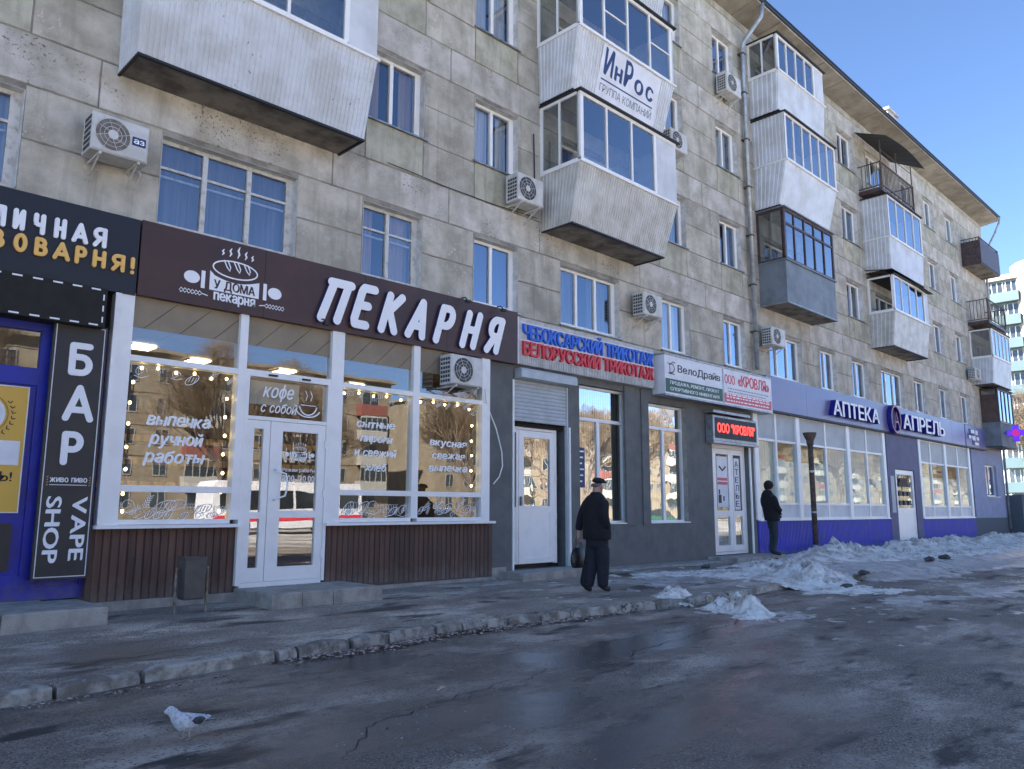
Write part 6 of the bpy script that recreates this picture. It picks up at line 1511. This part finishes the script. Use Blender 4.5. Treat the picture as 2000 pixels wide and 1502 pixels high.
# ================================================================== FAR BUILDINGS
m_teal = mat('teal_cladding', (.04, .078, .092), .5, (.045, .085, .10), .5)
m_mint = mat('mint_cladding', (.13, .165, .17), .5, (.12, .15, .155), .5)
m_cream = mat('cream_render', (.30, .285, .26), .8)
m_farwin = mat('far_window_glass', (.03, .04, .05), .1, spec=.8)
tb = thing('teal_apartment_tower', (112, 20, 0), 'tall apartment block in teal and mint cladding with a cream corner beyond the street', 'building')
MB().box(110, 126, 12.6, 60, -.4, 29.4).build('wall', m_mint, tb)
MB().box(109.4, 126.4, 12.3, 60.4, 29.4, 30.0).build('roof', m_cream, tb)
MB().prism([(113 + 5.2 * cos(a * pi / 8), 8.8 + 5.2 * sin(a * pi / 8)) for a in range(16)], -.4, 31.2, plane='xy').build('corner_tower', m_cream, tb)
for k in range(10):
    z = .6 + 2.9 * k
    mb = MB(); mb.box(108.9, 110.0, 12.5, 15.6, z - .2, z + 1.0); mb.build('balcony', m_teal, tb)
    mb = MB(); mb.box(109.86, 110.02, 15.7, 60, z - .25, z + .85); mb.build('spandrel', m_teal, tb)
    for j in range(8):
        y = 12.8 + j * 1.55 + (.2 if j > 1 else 0); w_ = MB().box(109.95, 109.99, y, y + 1.15, z + 1.0, z + 2.45).build('window', m_farwin, tb)
        mb = MB(); mb.box(109.88, 109.95, y - .06, y, z + .95, z + 2.5); mb.box(109.88, 109.95, y + 1.15, y + 1.21, z + .95, z + 2.5); mb.box(109.88, 109.95, y + .54, y + .61, z + .95, z + 2.5); mb.build('frame', m_upvc, w_)
MB().box(109.0, 110, 16.2, 18.3, 26.8, 29.3).build('bay', m_teal, tb)
for i, (x, y) in enumerate(((100, 9.2), (104, 12.2))):
    pass
# opposite building, seen only mirrored in the glass
ob = thing('opposite_building', (60, -62, 0), 'five storey sunlit apartment building across the road mirrored in the shop glass', 'building')
m_ob = mat('sunlit_concrete', (.27, .225, .16), .9, (.20, .165, .12), 1.2, streak=((.14, .11, .08), .6, 2), bump=.3)
def opp(x0, x1, hb, Yf, m):
    mb = MB(); mb.box(x0, x1, Yf - 12, Yf, -.3, hb)
    for k in range(5): mb.box(x0, x1, Yf, Yf + .06, 2.75 * (k + 1) + .3, 2.75 * (k + 1) + .40)
    mb.box(x0 - .3, x1 + .3, Yf - 12.4, Yf + .7, hb, hb + .3); mb.build('wall', m, ob)
    wi = MB(); fr = MB(); bl = MB(); br_ = MB(); x = x0 + 1.5; c = 0
    while x < x1 - 3:
        for k in range(5):
            z = 1.3 + 2.75 * k; ww = 2.0 if c % 3 == 1 else 1.25
            wi.box(x, x + ww, Yf, Yf + .03, z, z + 1.45)
            for a in (0, ww / 2, ww): fr.box(x + a - .04, x + a + .04, Yf + .03, Yf + .07, z, z + 1.45)
            fr.box(x, x + ww, Yf + .031, Yf + .069, z - .05, z + .05); fr.box(x, x + ww, Yf + .031, Yf + .069, z + 1.4, z + 1.48)
            if c % 3 == 1 and k > 0 and (x0 < 0 or (c // 3) % 2):
                q = (bl, br_)[(k + c) % 4 == 0]; q.box(x - .7, x + ww + .7, Yf + .05, Yf + 1.0, z - 1.0, z + .1); 
                if (k + c) % 2: bl.box(x - .7, x + ww + .7, Yf + .9, Yf + .97, z + 1.5, z + 1.7); wi.box(x - .6, x + ww + .6, Yf + .88, Yf + .93, z + .1, z + 1.5); [fr.box(x - .7 + j * (ww + 1.4) / 5 - .04, x - .7 + j * (ww + 1.4) / 5 + .04, Yf + .94, Yf + .99, z + .1, z + 1.5) for j in range(6)]
        x += 3.1; c += 1
    tag(wi.build('window', m_farwin, ob), kind='stuff'); tag(fr.build('window_frame', mat('pale_frame', (.30, .29, .27), .7), ob), kind='stuff'); tag(bl.build('balcony', mat('pale_balcony', (.36, .35, .32), .7), ob), kind='stuff'); tag(br_.build('balcony', mat('brick_red_paint', (.22, .075, .06), .7), ob), kind='stuff')
opp(-40, 52, 15.0, -62, m_ob); opp(62, 360, 15.0, -66, m_ob)
# pale unseen ground added across the road to bounce sunlight onto the front
tag(MB().box(-60, 360, -60, -17, -.4, -.26).build('bounce_ground', m_yard), kind='structure')
# vehicles across the road (mirrored in the door glass)
m_tyre = mat('tyre', (.02, .02, .02), .85); m_carglass = mat('car_glass', (.02, .025, .03), .08, spec=.8)
def wheel(x, y, z, r, p, sy):
    tw = MB().tube([(x, y - .1, z), (x, y + .1, z)], r, 18).build('wheel', m_tyre, p); MB().tube([(x, y + sy * .1, z), (x, y + sy * .112, z)], r * .6, 12).build('rim', m_trim, tw)
def bus(x, y):
    t = thing('bus', (x, y, -.25), 'white bus with a red stripe passing, mirrored in the bakery door', 'bus'); z = -.25; L = 9.5
    MB().prism([(x - L / 2, z + .35), (x - L / 2, z + 2.7), (x - L / 2 + .25, z + 3.0), (x + L / 2 - .2, z + 3.0), (x + L / 2, z + 2.4), (x + L / 2 + .08, z + .35)], y - 1.2, y + 1.2).build('body', m_signwhite, t)
    for s in (-1, 1):
        MB().box(x - L / 2 + .02, x + L / 2 + .02, y + s * 1.2, y + s * 1.21, z + .75, z + 1.05).build('stripe', m_red, t)
        for i in range(6): MB().box(x - L / 2 + .4 + i * 1.5, x - L / 2 + 1.75 + i * 1.5, y + s * 1.2, y + s * 1.215, z + 1.45, z + 2.45).build('window', m_carglass, t)
        for xx in (-3, 2.9): wheel(x + xx, y + s * 1.1, z + .47, .47, t, s)
    for yy in (-.8, .8): MB().box(x + L / 2 + .03, x + L / 2 + .1, y + yy - .15, y + yy + .15, z + .7, z + .9).build('headlight', m_lamp if False else m_letter, t)
    return t
bus(23.5, -33)
def car(x, y, m, lab):
    t = thing('parked_car', (x, y, -.25), lab, 'car', 'cars parked across the road'); z = -.25
    MB().prism([(x - 2.15, z + .3), (x - 2.2, z + .75), (x - 2.05, z + .92), (x - 1.2, z + .98), (x + 1.0, z + .95), (x + 1.95, z + .82), (x + 2.15, z + .6), (x + 2.15, z + .3)], y - .85, y + .85).build('body', m, t)
    mb = MB(); mb.rings([[(x - 1.55, y - .78, z + .95), (x + 1.15, y - .78, z + .95), (x + 1.15, y + .78, z + .95), (x - 1.55, y + .78, z + .95)], [(x - 1.0, y - .62, z + 1.45), (x + .35, y - .62, z + 1.45), (x + .35, y + .62, z + 1.45), (x - 1.0, y + .62, z + 1.45)]]); cb2 = mb.build('cabin', m_carglass, t)
    MB().box(x - 1.0, x + .35, y - .62, y + .62, z + 1.45, z + 1.48).build('roof', m, t)
    for s in (-1, 1):
        for xx in (-1.35, 1.3): wheel(x + xx, y + s * .78, z + .32, .32, t, s)
        MB().box(x + 2.1, x + 2.17, y + s * .6 - .15, y + s * .6 + .15, z + .6, z + .72).build('headlight', m_letter, t)
car(27, -23, m_signwhite, 'white saloon car parked across the road'); car(34, -23.5, m_poster_black, 'black saloon car parked across the road'); car(8, -24, mat('silver_paint', (.4, .42, .44), .3), 'silver saloon car parked across the road'); car(48, -23, m_green, 'dark green saloon car parked across the road')
print('OBJECTS', len(bpy.data.objects), 'wall blocks', nblk)
